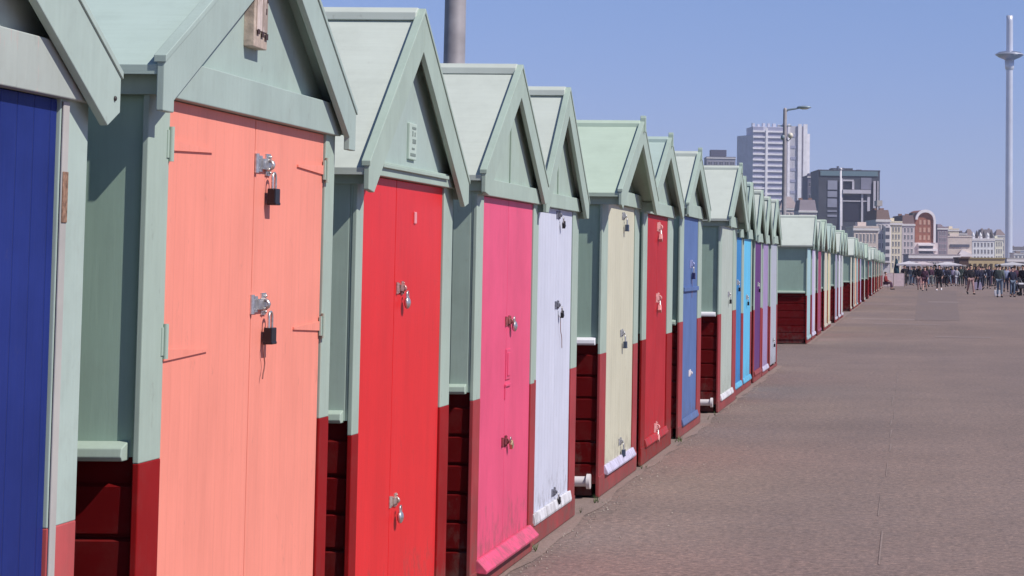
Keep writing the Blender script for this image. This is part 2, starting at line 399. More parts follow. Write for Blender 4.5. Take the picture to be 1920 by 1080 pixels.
    for side in (0, 1):
        if side == 0:
            t, zt, B = tl - .004, zl, barge_h
            s_ = (zap - zl) / (ap - tl); sg = 1
        else:
            t, zt, B = tr + .004, zr_, barge_h
            s_ = (zap - zr_) / (tr - ap); sg = -1
        yin = t + sg * .085
        pg = [(t, zt + up), (ap, zap + up), (ap, zap + up - B * 1.08), (yin, zt + up + s_ * abs(yin - t) - B * 1.08), (yin, ztip[side] - .0), (t, ztip[side])]
        if pg[3][1] < ztip[side] + .004: pg = pg[:3] + [(yin, pg[3][1])] + [(t, ztip[side])]
        if side == 1: pg = pg[::-1]
        b = MB().prism(pg, 'X', xo, ov).build('bargeboard', bargem, root, bevel)
        if trim:
            t2 = t - sg * .004; pg2 = [(t2, zt + up - .016), (t2, zt + up + .004), (ap + sg * .001, zap + up + .004), (ap + sg * .001, zap + up - .016)]
            MB().prism(pg2, 'X', xo - .008, ov + .005).build('trim', bargem, b, bevel * .6)
    if finial:
        MB().prism([(ap - .02, zap - .06), (ap + .02, zap - .06), (ap + .012, zap + finial_h), (ap, zap + finial_h + .02), (ap - .012, zap + finial_h)], 'X', xo - .004, ov + .016).build('finial', bargem, root, bevel)
    if pipe:
        MB().tube([(-.5, l - .02, .12), (-.06, l - .02, .12)], .035, 14).tube([(-.075, l - .02, .12), (-.05, l - .02, .12)], .052, 14).build('drain_pipe', pipe_white, root)
    root['Yc'] = Yc
    return tag(root, label, 'beach hut', group), doors, Yc

G = 'row of beach huts along the promenade'
def D(name, col, **k): return paint(name, tuple(c * 1.0 for c in col), **k)
coral = D('coral_paint', (0.88, 0.298, 0.222), var=0.035, plank=('Y', 0.085), rough=0.45, groove=0.22)
navy = D('dark_blue_paint', (0.017, 0.032, 0.18), var=0.16, plank=('Y', 0.10), rough=0.4, wear=0.06, wearcol=(0.07, 0.10, 0.28))
redp = D('bright_red_paint', (0.74, 0.030, 0.034), var=0.05, rough=0.35)
pinkp = D('pink_paint', (0.77, 0.098, 0.20), var=0.08, rough=0.4)
whitep = D('white_door_paint', (0.615, 0.63, 0.73), var=0.05, plank=('Y', 0.10), rough=0.5)
creamp = D('cream_paint', (0.60, 0.575, 0.44), var=0.05, plank=('Y', 0.12))
crim = D('crimson_paint', (0.47, 0.026, 0.034), var=0.10)
bluep = D('mid_blue_paint', (0.108, 0.175, 0.37), var=0.08)
paleg = D('pale_green_door_paint', (0.45, 0.50, 0.44), var=0.05, plank=('Y', 0.12))
cyan1 = D('deep_cyan_paint', (0.04, 0.22, 0.50), var=0.1); cyan2 = D('bright_cyan_paint', (0.13, 0.50, 0.75), var=0.06)
purp = D('purple_paint', (0.13, 0.045, 0.18), var=0.1); lilac = D('lilac_paint', (0.36, 0.27, 0.46), var=0.08)
palel = D('pale_lilac_grey_paint', (0.42, 0.44, 0.50), var=0.06)
lavw = D('lavender_white_sill', (0.62, 0.58, 0.74), var=0.05)

HUTS = []
H0 = hut(3.62, 5.62, 4.66, 2.70, 3.80, 5.432, 4.62, a=2.17, ov=.05, e=.085, zdoor=2.02, ztip=(2.00, 2.00), zred=.94, bh=.135, barge_h=.18, recess=.08,
         door=navy, panel=panel_worn, beamm=panel_worn, postm=green_worn, bargem=green_worn, redm=red_bleached,
         label='dark blue door hut nearest the camera, weathered green frame peeling to bare wood', group=G)
H1 = hut(5.955, 7.89, 7.03, 2.775, 6.13, 7.765, 6.955, ov=.06, e=.055, zdoor=2.075, ztip=(2.02, 2.02), tipd=.145, zred=1.035, bh=.11, barge_h=.15, recess=.03,
         door=coral, panel=panel_bl, roofm=green_roof_b, bargem=panel_bl, beamm=panel_bl,
         label='coral door hut with strap hinges and a pinkish number plate on its gable', group=G)
H2 = hut(8.225, 9.952, 9.03, 2.685, 8.33, 9.76, 8.885, ov=.06, e=.06, zdoor=1.955, ztip=(1.885, 1.885), zred=.945, bh=.055, barge_h=.17,
         door=redp, ledge_z=1.0, wallm=wall_plank, wr=.003, panel=panel_bl, label='bright red door hut between the coral hut and the pink hut', group=G)
H3 = hut(10.36, 12.04, 11.22, 2.655, 10.53, 11.93, 11.22, a=2.10, ov=.05, e=.05, zdoor=1.945, ztip=(1.95, 1.95), zred=.945, zdb=.14, bh=.08,
         door=pinkp, ledge_z=.985, wallm=wall_plank, wr=.003, boards=True, sill=pinkp, sillp=.075, redm=red_faded, label='pink door hut with a broad sloping pink threshold', group=G)
H4 = hut(12.20, 13.75, 12.93, 2.68, 12.27, 13.52, 12.95, ov=.06, e=.03, zdoor=1.945, ztip=(1.90, 1.90), zred=.955, zdb=.165, bh=.08,
         door=whitep, boards=True, sill=white_paint, sillp=.02, redm=red_faded, label='white door hut next to the pink hut', group=G)
H5 = hut(14.80, 16.84, 15.90, 2.68, 15.10, 16.58, 15.85, ov=.14, e=.06, zdoor=2.05, ztip=(2.02, 2.02), zred=1.0, zdb=.18, bh=.10, recess=.03,
         door=creamp, roofm=green_roof_c, finial=True, pipe=True, sill=lavw, sillp=.04, ledge_white=True, ledge_z=1.06, redm=red_faded,
         label='cream door hut with a white drain pipe and lavender threshold', group=G)
H6 = hut(17.10, 19.26, 18.20, 2.70, 17.37, 18.85, 18.1, ov=.09, e=.05, zdoor=2.03, ztip=(2.05, 2.05), zred=1.0, zdb=.18, bh=.10,
         door=crim, roofm=green_roof_b, finial=True, sill=crim, redm=maroon, label='crimson door hut with pale rusty hasps beside the cream hut', group=G)
H7 = hut(19.86, 21.95, 20.85, 2.72, 20.19, 21.57, 20.9, ov=.08, e=.05, zdoor=2.08, ztip=(2.08, 2.08), zred=1.07, zdb=.14, bh=.12,
         door=bluep, finial=True, sill=bluep, redm=red_faded, label='mid blue door hut with a letter flap and blue threshold', group=G)
H8 = hut(23.40, 25.75, 24.65, 2.76, 23.72, 25.25, 24.5, a=2.08, ov=.13, e=.06, zdoor=2.06, ztip=(2.04, 2.04), zred=1.08, zdb=.16, bh=.12,
         door=paleg, roofm=green_roof, finial=True, pipe=True, sill=white_paint, ledge_white=True, redm=red_faded, label='pale green door hut with a dark boarded gap on its near side', group=G)
H9 = hut(26.05, 27.33, 26.65, 2.73, 26.2, 27.2, 26.6, ov=.08, e=.03, zdoor=1.97, ztip=(1.95, 1.95), zred=1.0, zdb=.14, door=cyan1, roofm=green_roof_b, sill=cyan2, redm=red_faded,
         label='deep cyan blue door hut, narrow, just past the pale green hut', group=G)
H10 = hut(27.40, 28.95, 28.1, 2.71, 27.55, 28.8, 28.1, ov=.06, e=.03, zdoor=1.97, ztip=(1.95, 1.95), zred=1.0, zdb=.14, door=cyan2, roofm=green_roof_b, sill=cyan2, redm=red_faded,
          label='bright sky blue door hut beside the deep cyan one', group=G)
H11 = hut(29.4, 30.95, 30.1, 2.68, 29.55, 30.75, 30.2, ov=.06, e=.05, zdoor=1.95, ztip=(1.93, 1.93), zred=1.0, zdb=.14, door=purp, sill=red_faded, redm=red_faded,
          label='dark purple door hut', group=G)
H12 = hut(31.1, 32.45, 31.7, 2.64, 31.2, 32.35, 31.7, ov=.06, e=.03, zdoor=1.95, ztip=(1.93, 1.93), zred=1.0, zdb=.12, door=lilac, sill=lavw, redm=red_faded,
          label='lilac door hut with a pale lilac threshold', group=G)
H13 = hut(32.8, 34.6, 33.6, 2.66, 32.95, 34.45, 33.7, ov=.06, e=.04, zdoor=1.97, ztip=(1.95, 1.95), zred=1.0, zdb=.08, door=palel, redm=red_faded,
          label='greyish lilac door hut, last before the wide gap in the row', group=G)

# ---- second block of huts after the gap, down to the far end
cyw = D('pale_cyan_paint', (0.36, 0.54, 0.57), var=0.06); lilw = D('lilac_white_paint', (0.47, 0.40, 0.60), var=0.06)
plum = D('plum_paint', (0.32, 0.07, 0.14), var=0.1); cream2 = D('pale_cream_paint', (0.60, 0.55, 0.44), var=0.06)
white2 = D('off_white_paint', (0.58, 0.56, 0.64), var=0.06); peach = D('peach_paint', (0.80, 0.50, 0.34), var=0.06)
grey2 = D('grey_lilac_paint', (0.33, 0.33, 0.42), var=0.06); yel = D('soft_yellow_paint', (0.66, 0.58, 0.30), var=0.06)
g2 = [(44.5, 46.45, (cyw, cyw), 'pale cyan door hut at the near end of the second block', cyw),
      (46.8, 48.8, (lilw, white2), 'lilac white door hut, second in the far block', lavw),
      (49.8, 51.9, (plum, plum), 'plum door hut, third in the far block', plum),
      (53.6, 55.8, (cream2, cream2), 'pale cream door hut with a gap before it, next after the plum one', cream2),
      (56.0, 58.1, (yel, cream2), 'hut with one yellow and one cream leaf in the far block', cream2),
      (61.4, 63.6, (grey2, grey2), 'grey lilac door hut in the far block', white2),
      (64.3, 66.5, (white2, white2), 'plain white door hut next after the grey lilac one', white2),
      (67.0, 69.1, (white2, paleg), 'hut with one white and one pale green leaf before a wide gap', white2)]
first = {}
def far_hut(y0, y1, leafs, label, sill, group, src=None):
    m = (y0 + y1) / 2
    return hut(y0, y1, m + random.uniform(-.05, .06), 2.68 + random.uniform(-.07, .05), y0 + .16, y1 - .16, m, ov=.15, e=.07, zdoor=2.0, ztip=(1.97, 1.97), zred=1.0, zdb=.13, wallm=wall_green,
               leafs=leafs, roofm=random.choice([green_roof, green_roof_b, green_roof_c]), sill=sill, redm=maroon, bevel=0, trim=False, label=label, group=group)
far_prot = {}
for i, (y0, y1, lf, lb, sl) in enumerate(g2):
    far_hut(y0, y1, lf, lb, sl, G)
# the very small ones: copies
cols = [('peach', peach), ('white', white2), ('cream', cream2), ('sky blue', cyw), ('lilac', lilw), ('plum', plum), ('green', paleg), ('maroon', maroon)]
y = 77.5; i = 0; prot = {}; cnt = {}; ORD = 'first second third fourth fifth sixth seventh eighth ninth tenth eleventh twelfth'.split()
order = [2, 6, 0, 3, 7, 4, 6, 5, 6, 7, 1, 6, 3, 7, 6, 2, 6, 7, 0]
while y < 172:
    nm, mt = cols[order[i % len(order)]]
    cnt[nm] = cnt.get(nm, 0) + 1
    lb = '%s %s door hut among the small distant huts, counted from the near end' % (ORD[cnt[nm] - 1], nm)
    if nm not in prot:
        r0, _, _ = far_hut(y, y + 2.05, (mt, mt), lb, mt if nm not in ('plum', 'grey') else cream2, G + ', distant ' + nm + ' doors'); prot[nm] = r0
    else:
        c = copy_tree(prot[nm]); c.location.y = y + 1.025; c.location.x += random.uniform(-.06, .06); c.scale = (1, 1, random.uniform(.965, 1.02)); c['label'] = lb
    y += 2.05 + random.choice((.15, .3, .6)) + (0 if i % 4 else 1.6) + (4 if i in (5, 11) else 0); i += 1

# ---- small fittings
def hinge(root, y0, y1, z, dirn, m, taper=True, x=-.008):
    """strap hinge from the door edge y0 to its point y1"""
    h = .017
    MB().prism([(y0, z - h), (y0, z + h), (y1, z + .004), (y1, z - .004)], 'X', x - .001, x + .006).build('strap_hinge', m, root)
def butt(root, y, z0, z1, m, x=.0):
    MB().tube([(x + .006, y, z0), (x + .006, y, z1)], .008, 8).box(x - .004, x + .003, y - .022, y + .022, z0 + .01, z1 - .01).build('butt_hinge', m, root)
def hasp(door, yc, z, Yc, m=metal, flip=1, s=1.0):
    """hasp and staple bridging the split, a part of its door leaf"""
    y = yc - Yc
    b = MB(); x = -.009
    b.box(x, x + .008, y - .055 * s, y - .012 * s, z - .02 * s, z + .022 * s)
    b.box(x + .002, x + .014, y - .02 * s, y + .052 * s, z - .013 * s, z + .015 * s)
    b.tube([(x + .004, y - .055 * s, z - .024 * s), (x + .004, y - .055 * s, z + .026 * s)], .008 * s, 8)
    ring = [(x + .006 + .017 * s * math.sin(t * math.pi / 6), y + .034 * s, z - .0 + .013 * s * math.cos(t * math.pi / 6)) for t in range(0, 7)]
    b.tube(ring, .005 * s, 8)
    b.box(x, x + .006, y + .025 * s, y + .065 * s, z - .028 * s, z + .03 * s)
    for dy, dz in ((-.045, .012), (-.045, -.012), (.057, .022), (.057, -.02)): b.ball((x + .008, y + dy * s, z + dz * s), .004 * s)
    return b.build('hasp', m, door)
def padlock(a, Y, z, m, label, tail=0, s=1.0, rot=0, bm=None, round_=False, group=None):
    r = empty('padlock', (-a + .016, Y, z)); tag(r, label, 'padlock', group)
    b = MB()
    if round_:
        b.ball((0, 0, -.052 * s), .026 * s, sx=.5)
        b.ball((.008 * s, 0, -.052 * s), .012 * s, sx=.5)
    else: b.box(-.011 * s, .011 * s, -.022 * s, .022 * s, -.088 * s, -.046 * s).box(-.0125 * s, .0125 * s, -.0225 * s, .0225 * s, -.090 * s, -.082 * s)
    o = b.build('lock_body', m, r, .003)
    pts = [(0, -.014 * s, -.05 * s), (0, -.014 * s, -.018 * s)] + [(0, -.014 * s * math.cos(t * math.pi / 6), -.018 * s + .014 * s * math.sin(t * math.pi / 6)) for t in range(1, 6)] + [(0, .014 * s, -.018 * s), (0, .014 * s, -.05 * s)]
    MB().tube(pts, .0035 * s, 8).build('shackle', metal, r)
    if tail:
        pts = [(-.012, -.02 + .010 * math.sin(t * 1.1), -.055 - t * tail / 10) for t in range(11)]
        MB().tube(pts, .0022, 6).build('cord', plain('cord_brown', (0.25, 0.11, 0.09), 0.9), r)
    r.rotation_euler = (rot, 0, 0); return r

# hut 0, dark blue: bare weathered frame edge beside the door, rust patch and bolt
r0, d0, Y0h = H0
fr = MB().box(.0015, .007, 5.438 - Y0h, 5.476 - Y0h, .02, 2.01).build('door_frame', paint('frame_bare', (0.47, 0.45, 0.42), wear=0.22, wearcol=(0.33, 0.25, 0.20), var=0.15), r0, .002)
MB().box(.007, .010, 5.440 - Y0h, 5.474 - Y0h, 1.70, 1.83).build('rusty_hinge', plain('rust_brown', (0.30, 0.17, 0.11), .8, 0, .4, 60), fr, .002)
MB().ball((.052, 5.665 - Y0h, 2.035), .007, sx=.6).build('bolt', plain('bolt_dark', (0.05, 0.04, 0.04), .6), r0)
# hut 1, coral
r1, d1, Y1 = H1
for z in (1.94, 1.375):
    butt(r1, 6.125 - Y1, z - .05, z + .05, green); butt(r1, 7.77 - Y1, z - .045, z + .045, green)
    hinge(d1[0], 6.14 - Y1, 6.52 - Y1, z - .04 if z < 1.5 else z, 1, coral)
    hinge(d1[1], 7.755 - Y1, 7.43 - Y1, z + .0, -1, coral)
hasp(d1[1], 7.03, 1.925, Y1, s=1.25); hasp(d1[1], 7.02, 1.465, Y1, s=1.25)
padlock(A, 7.09, 1.905, dark_metal, 'black padlock on the upper hasp of the coral door', s=1.25)
padlock(A, 7.09, 1.445, dark_metal, 'black padlock with a frayed cord on the lower hasp of the coral door', tail=.17, s=1.25)
# its number plate: bleached timber with unreadable dark marks
pw = paint('plate_pink_white', (0.66, 0.55, 0.50), wear=0.45, wearcol=(0.33, 0.26, 0.22), var=0.15)
npl = MB().box(-.03, .006, 6.865 - Y1, 7.005 - Y1, 2.30, 2.56).build('number_plate', wood, r1, .003)
MB().box(.006, .010, 6.885 - Y1, 6.995 - Y1, 2.355, 2.55).build('plate_face', pw, npl, .002)
mk = MB()
for yy, zz, w_, h_ in ((6.765, 2.388, .03, .016), (6.81, 2.382, .03, .018), (6.85, 2.378, .035, .02), (6.85, 2.46, .012, .02), (6.86, 2.50, .01, .025), (6.835, 2.53, .03, .012), (6.85, 2.56, .03, .03)):
    mk.box(.0098, .0115, yy + .122 - Y1, yy + .122 + w_ * .75 - Y1, zz - .045, zz + h_ - .045)
mk.build('plate_mark', plain('dark_brown', (0.05, 0.025, 0.025), 0.7), npl)
# hut 2, red
r2, d2, Y2 = H2
hasp(d2[1], 8.97, 1.50, Y2, plain('hasp_red_chipped', (0.55, 0.30, 0.27), 0.4, 0.5, 0.4, 60), s=.95); hasp(d2[1], 8.93, .62, Y2, plain('hasp_worn', (0.60, 0.48, 0.42), 0.35, 0.6, 0.3, 60), s=.95)
padlock(A, 9.02, 1.49, metal, 'silver round padlock halfway up the bright red door', round_=True)
padlock(A, 8.98, .60, metal, 'silver round padlock low down on the bright red door', round_=True)
MB().box(-.008, -.001, 9.20 - Y2, 9.235 - Y2, 1.775, 1.825).build('door_stud', plain('pink_stud', (0.75, 0.30, 0.32), 0.5), d2[1], .002)
MB().prism([(8.50 - Y2, 1.985), (9.70 - Y2, 1.985), (9.70 - Y2, 2.0), (8.50 - Y2, 2.0)], 'X', .022, .034).build('moulding', green, r2, .002)
np2 = MB().box(-.005, .008, 9.03 - Y2, 9.16 - Y2, 2.045, 2.20).build('number_plate', paint('plate_green', (0.46, 0.55, 0.48), var=.1), r2, .003)
mk = MB()
for zz, y0_, y1_, h_ in ((2.060, 9.045, 9.14, .012), (2.088, 9.07, 9.12, .008), (2.115, 9.08, 9.14, .018), (2.145, 9.075, 9.09, .022), (2.145, 9.115, 9.13, .018), (2.175, 9.07, 9.14, .010)):
    mk.box(.0075, .0095, y0_ - Y2, y1_ - Y2, zz, zz + h_)
mk.build('plate_mark', plain('grey_green_mark', (0.20, 0.25, 0.22), 0.7), np2)
# hut 3, pink
r3, d3, Y3 = H3
hasp(d3[1], 11.24, 1.305, Y3, plain('hasp_rusty', (0.35, 0.10, 0.10), 0.5, 0.3, 0.3, 60)); hasp(d3[0], 11.20, .68, Y3, plain('hasp_rusty_dark', (0.24, 0.04, 0.05), 0.5, 0.2, 0.3, 60))
padlock(2.10, 11.30, 1.33, metal, 'silver padlock tilted on the middle hasp of the pink door', round_=True, s=1.1, rot=.4)
padlock(2.10, 11.26, .70, brass, 'small brass padlock low on the pink door', s=.8, rot=.7)
lf = MB().box(-.009, -.002, 11.21 - Y3, 11.33 - Y3, 1.0, 1.16).build('letter_flap', pinkp, d3[1], .003)
MB().box(-.0025, .003, 11.235 - Y3, 11.305 - Y3, 1.02, 1.14).build('flap_ridge', pinkp, lf, .002)
MB().box(-.009, .001, 11.19 - Y3, 11.34 - Y3, .965, .978).box(-.009, -.002, 11.195 - Y3, 11.215 - Y3, .90, .965).build('latch_bar', pinkp, d3[1], .002)
# hut 4, white
r4, d4, Y4 = H4
for z, lb, tl_ in ((1.905, 'small dark padlock at the top of the white door', 0), (1.36, 'dark padlock with a long cord halfway up the white door', .22), (.235, 'rusty padlock close to the threshold of the white door', 0)):
    hasp(d4[1], 12.97, z, Y4, plain('hasp_grey', (0.22, 0.22, 0.26), 0.45, 0.5, 0.3, 60), s=.9); padlock(A, 13.03, z - .01, dark_metal, lb, tail=tl_, s=.8, rot=.5)
# hut 5, cream
r5, d5, Y5 = H5
for z, lb in ((1.97, 'blue grey padlock at the top of the cream door'), (1.10, 'blue grey padlock halfway up the cream door'), (.30, 'blue grey padlock low on the cream door')):
    hasp(d5[1], 15.92, z, Y5, plain('hasp_pale', (0.45, 0.45, 0.45), 0.45, 0.5, 0.3, 60)); padlock(A, 15.98, z - .01, plain('blue_grey_lock', (0.05, 0.07, 0.12), 0.4, .2), lb, s=1.15)
# hut 6, crimson
r6, d6, Y6 = H6
pk = plain('hasp_pink', (0.75, 0.36, 0.34), 0.5, 0.1, 0.3, 60)
for z, lb in ((1.93, 'pale pinkish padlock at the top of the crimson door'), (1.33, 'pale pinkish padlock halfway up the crimson door'), (.24, 'pale pinkish padlock at the foot of the crimson door')):
    hasp(d6[1], 18.15, z, Y6, pk, s=1.5); padlock(A, 18.2, z - .02, pk, lb, s=1.2, rot=-.5)
# hut 7, blue
r7, d7, Y7 = H7
MB().box(-.008, .012, 20.2 - Y7, 21.55 - Y7, 1.36, 1.40).build('rail', bluep, d7[0], .002)
hasp(d7[1], 20.9, 1.62, Y7, plain('hasp_bluish', (0.35, 0.38, 0.6), 0.4, 0.4), s=1.5)
padlock(A, 20.97, 1.60, plain('navy_lock', (0.03, 0.03, 0.10), 0.4, .2), 'navy padlock with a long blue cord on the mid blue door', tail=.25, s=1.4)
hasp(d7[1], 20.9, .56, Y7, pipe_white, s=1.2)
# hut 8 to 13: one padlock each
for (h_, yy, z, lb, aa) in ((H8, 24.7, 1.28, 'dark padlock on the pale green door', 2.08), (H9, 26.6, 1.40, 'dark padlock on the deep cyan door', A), (H10, 28.1, 1.2, 'dark padlock on the bright sky blue door', A),
                        (H11, 30.2, 1.35, 'dark padlock on the dark purple door', A), (H13, 33.7, .45, 'dark padlock low on the greyish lilac door', A)):
    hasp(h_[1][1], yy, z, h_[2], metal, s=1.2); padlock(aa, yy + .05, z - .01, dark_metal, lb, s=1.1)

# ------------------------------------------------------------------ lamp posts
pole_m = plain('lamp_pole_grey', (0.33, 0.30, 0.31), 0.55, 0.1, 0.15, 3)
pole_m2 = plain('lamp_pole_white', (0.68, 0.64, 0.68), 0.55, 0, 0.1, 3)
lantern_m = plain('lantern_grey', (0.30, 0.36, 0.40), 0.4, 0.3)
globe_m = plain('globe_cream', (0.72, 0.66, 0.55), 0.3)
def lamp(x, y, m, label, hgt=10.2):
    r = empty('street_lamp', (x, y, 0)); tag(r, label, 'street lamp', 'street lamps behind the huts')
    MB().lathe([(.001, 0), (.26, 0), (.26, .25), (.20, .35), (.17, .5), (.17, 1.5), (.145, 1.55), (.135, 3.2), (.15, 3.25), (.15, 3.35), (.13, 3.4), (.12, 6.5), (.095, hgt - .1), (.06, hgt), (.001, hgt)]).build('pole', m, r)
    MB().tube([(0, 0, hgt - .25), (.15, 0, hgt - .1), (.5, 0, hgt - .05), (.75, 0, hgt)], [.06, .055, .045, .04], 10).build('arm', lantern_m, r)
    l_ = MB().ball((1.0, 0, hgt + .04), .12, sx=3.2, sy=1.4, sz=.7).build('lantern', lantern_m, r)
    MB().ball((1.0, 0, hgt - .01), .10, sx=2.6, sy=1.2, sz=.7).build('lamp_glass', globe_m, l_)
    b = MB().tube([(-.35, 0, hgt - .95), (.35, 0, hgt - .95)], .03, 8).tube([(0, 0, hgt - 1.5), (.18, 0, hgt - 1.75), (.33, 0, hgt - 1.6)], .03, 8).ball((-.08, 0, hgt - 1.55), .14, sz=1.1).build('bracket', lantern_m, r)
    MB().ball((.30, 0, hgt - 1.45), .15).build('globe', globe_m, b)
    return r
lamp(-5.48, 25.5, pole_m, 'thick grey lamp column rising behind the pink hut roof', 10.2)
lamp(-6.60, 112, pole_m, 'grey street lamp in front of the white tower block', 9.95)
fp = empty('flagpole', (-5.72, 176, 0)); tag(fp, 'slim bare white pole in front of the dark glass building', 'pole')
MB().lathe([(.001, 0), (.2, 0), (.2, .3), (.12, .4), (.10, 5), (.08, 9.6), (.001, 9.6)]).build('pole', pole_m2, fp); MB().ball((0, 0, 9.68), .13).build('cap', pole_m2, fp)

# ------------------------------------------------------------------ observation tower
X0 = 62.5; Y0 = 1345
tw = empty('observation_tower', (X0, Y0, 0)); tag(tw, 'very tall slim silver observation tower with a ring shaped pod near its top', 'tower')
shaft_m = plain('silver_cladding', (0.70, 0.70, 0.76), 0.4, 0.3, 0.08, 0.05)
MB().lathe([(2.4, 0), (2.3, 60), (2.2, 118), (2.1, 158), (2.1, 161.5), (.01, 161.6)], seg=32).build('shaft', shaft_m, tw)
pod_m = plain('pod_glass', (0.30, 0.34, 0.44), 0.2, 0.5, 0.05)
p_ = MB().lathe([(2.3, 133.4), (3.2, 133.4), (7.0, 135.0), (8.9, 136.3), (8.8, 137.0), (6.8, 138.2), (3.0, 138.9), (2.3, 138.9)], seg=40).build('pod', pod_m, tw)
MB().lathe([(8.6, 136.5), (9.1, 136.4), (9.1, 137.0), (8.6, 137.1)], seg=40).build('rim', shaft_m, p_)
MB().lathe([(2.4, 127), (2.9, 128), (3.0, 133.3), (2.4, 133.3)], seg=32).build('collar', shaft_m, tw)

# ------------------------------------------------------------------ buildings beyond
def px(u, v, Y):      # image position on a vertical plane Y metres away, used to size far buildings
    return ((u - 1705) * Y / 4000 + (502 - v) * Y / 4000 * 0.007, 1.6 + (502 - v) * Y / 4000)
wglass = glass('window_glass', (0.11, 0.11, 0.14)); lglass = glass('pale_glass', (0.22, 0.24, 0.33), 0.2)
def bmat(name, c, **k): return plain(name, c, 0.8, 0, 0.08, 0.3)
roof_dark = plain('slate_roof', (0.10, 0.085, 0.09), 0.8)
def windows(root, x0, x1, z0, z1, cols, rows, y, face, m, fm, w_=.5, h_=.6, bay=0):
    cw = (x1 - x0) / cols; ch = (z1 - z0) / rows; base = None
    for i in range(cols):
        for j in range(rows):
            cx_ = x0 + cw * (i + .5); cz = z0 + ch * (j + .5)
            if base is None:
                b = MB(); W, H_ = cw * w_ / 2, ch * h_ / 2
                b.box(-W * 1.18, W * 1.18, -.10, .02, -H_ * 1.12, -H_, 1).box(-W * 1.12, W * 1.12, -.10, .02, H_, H_ * 1.12, 1).box(-W, W, -.04, .05, -H_, H_, 0).box(-.05, .05, -.08, -.041, -H_, H_, 1)
                if face == 'X':
                    b.v = [(-q[1], q[0], q[2]) for q in b.v]
                base = b.build('window', [m, fm], root); o = base
            else:
                o = base.copy(); sc.collection.objects.link(o); o.parent = root
            o.location = (cx_, y, cz) if face == 'Y' else (y, cx_, cz)
def block(name, label, u0, u1, vtop, Y, dep, wm, cols, rows, cat='building', roof='flat', roofm=None, wgl=None, sidecols=3, z0=0, ww=.5, wh=.6, cornice=True, rz=10):
    xa, z1 = px(u0, vtop, Y); xb_, _ = px(u1, vtop, Y)
    r = empty(name, ((xa + xb_) / 2, Y, 0), R(rz)); tag(r, label, cat); W = (xb_ - xa) / 2
    MB().box(-W, W, 0, dep, z0, z1).build('wall', wm, r)
    H_ = z1 - z0
    if roof == 'flat':
        b = MB().box(-W - .15, W + .15, -.2, dep + .2, z1 + .003, z1 + (.5 if z1 > 6 else .2))
        if z1 > 8: b.box(-W * .5, W * .2, dep * .3, dep * .6, z1 + .503, z1 + 1.6)
        b.build('roof', roofm or wm, r)
    elif roof == 'mansard':
        h = min(3.4, H_ * .18)
        MB().add([(-W, 0, z1), (W, 0, z1), (W, dep, z1), (-W, dep, z1), (-W * .85, 1.5, z1 + h), (W * .85, 1.5, z1 + h), (W * .85, dep - 1.5, z1 + h), (-W * .85, dep - 1.5, z1 + h)],
                 [(4, 5, 6, 7), (0, 1, 5, 4), (1, 2, 6, 5), (2, 3, 7, 6), (3, 0, 4, 7), (0, 3, 2, 1)]).build('roof', roofm or roof_dark, r)
        for k in (-.6, .5):
            MB().box(W * k - .6, W * k + .6, dep * .4, dep * .4 + 1.2, z1 + h * .3, z1 + h + .7).build('chimney', bmat('chimney_brick', (0.30, 0.17, 0.13)), r)
    elif roof == 'hip':
        h = min(4, H_ * .2)
        MB().add([(-W - .3, -.3, z1), (W + .3, -.3, z1), (W + .3, dep + .3, z1), (-W - .3, dep + .3, z1), (-W * .4, dep / 2, z1 + h), (W * .4, dep / 2, z1 + h)],
                 [(0, 1, 5, 4), (1, 2, 5), (2, 3, 4, 5), (3, 0, 4), (0, 3, 2, 1)]).build('roof', roofm or roof_dark, r)
    if cornice: MB().box(-W - .25, W + .25, -.3, -.002, z1 - .7, z1 - .1).build('cornice', bmat('cornice_white', (0.78, 0.73, 0.72)), r)
    if cols and rows:
        windows(r, -W + .4, W - .4, z0 + H_ * .08, z1 - 1.0, cols, rows, 0, 'Y', wgl or wglass, bmat('cornice_white', (0.78, 0.73, 0.72)), ww, wh)
        if sidecols: windows(r, .6, dep - .6, z0 + H_ * .08, z1 - 1.0, sidecols, rows, W, 'X', wgl or wglass, bmat('cornice_white', (0.78, 0.73, 0.72)), ww, wh)
    return r, W, z1

# white tower block with horizontal balcony bands
Y = 1500; xa, zt = px(1407, 240, Y); xb_, _ = px(1471, 240, Y); xc_, _ = px(1519, 240, Y); xl, _ = px(1389, 240, Y)
tb = empty('tower_block', ((xa + xc_) / 2, Y, 0), R(17)); tag(tb, 'tall white tower block with stacked balcony bands and pale vertical fins', 'tower block')
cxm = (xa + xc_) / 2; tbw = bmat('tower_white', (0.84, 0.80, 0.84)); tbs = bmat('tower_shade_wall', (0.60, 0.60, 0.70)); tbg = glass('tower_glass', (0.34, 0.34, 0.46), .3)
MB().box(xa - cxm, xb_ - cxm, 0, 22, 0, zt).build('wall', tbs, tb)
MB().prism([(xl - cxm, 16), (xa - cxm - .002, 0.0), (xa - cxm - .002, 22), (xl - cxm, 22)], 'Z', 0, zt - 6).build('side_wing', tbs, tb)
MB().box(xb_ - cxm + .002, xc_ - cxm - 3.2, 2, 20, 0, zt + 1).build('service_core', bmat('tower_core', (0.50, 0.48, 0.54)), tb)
MB().box(xc_ - cxm - 3.198, xc_ - cxm, 4, 20, 0, zt - 4).build('end_wing', tbw, tb)
n = 22; ch = (zt - 12) / n; W2 = (xb_ - xa)
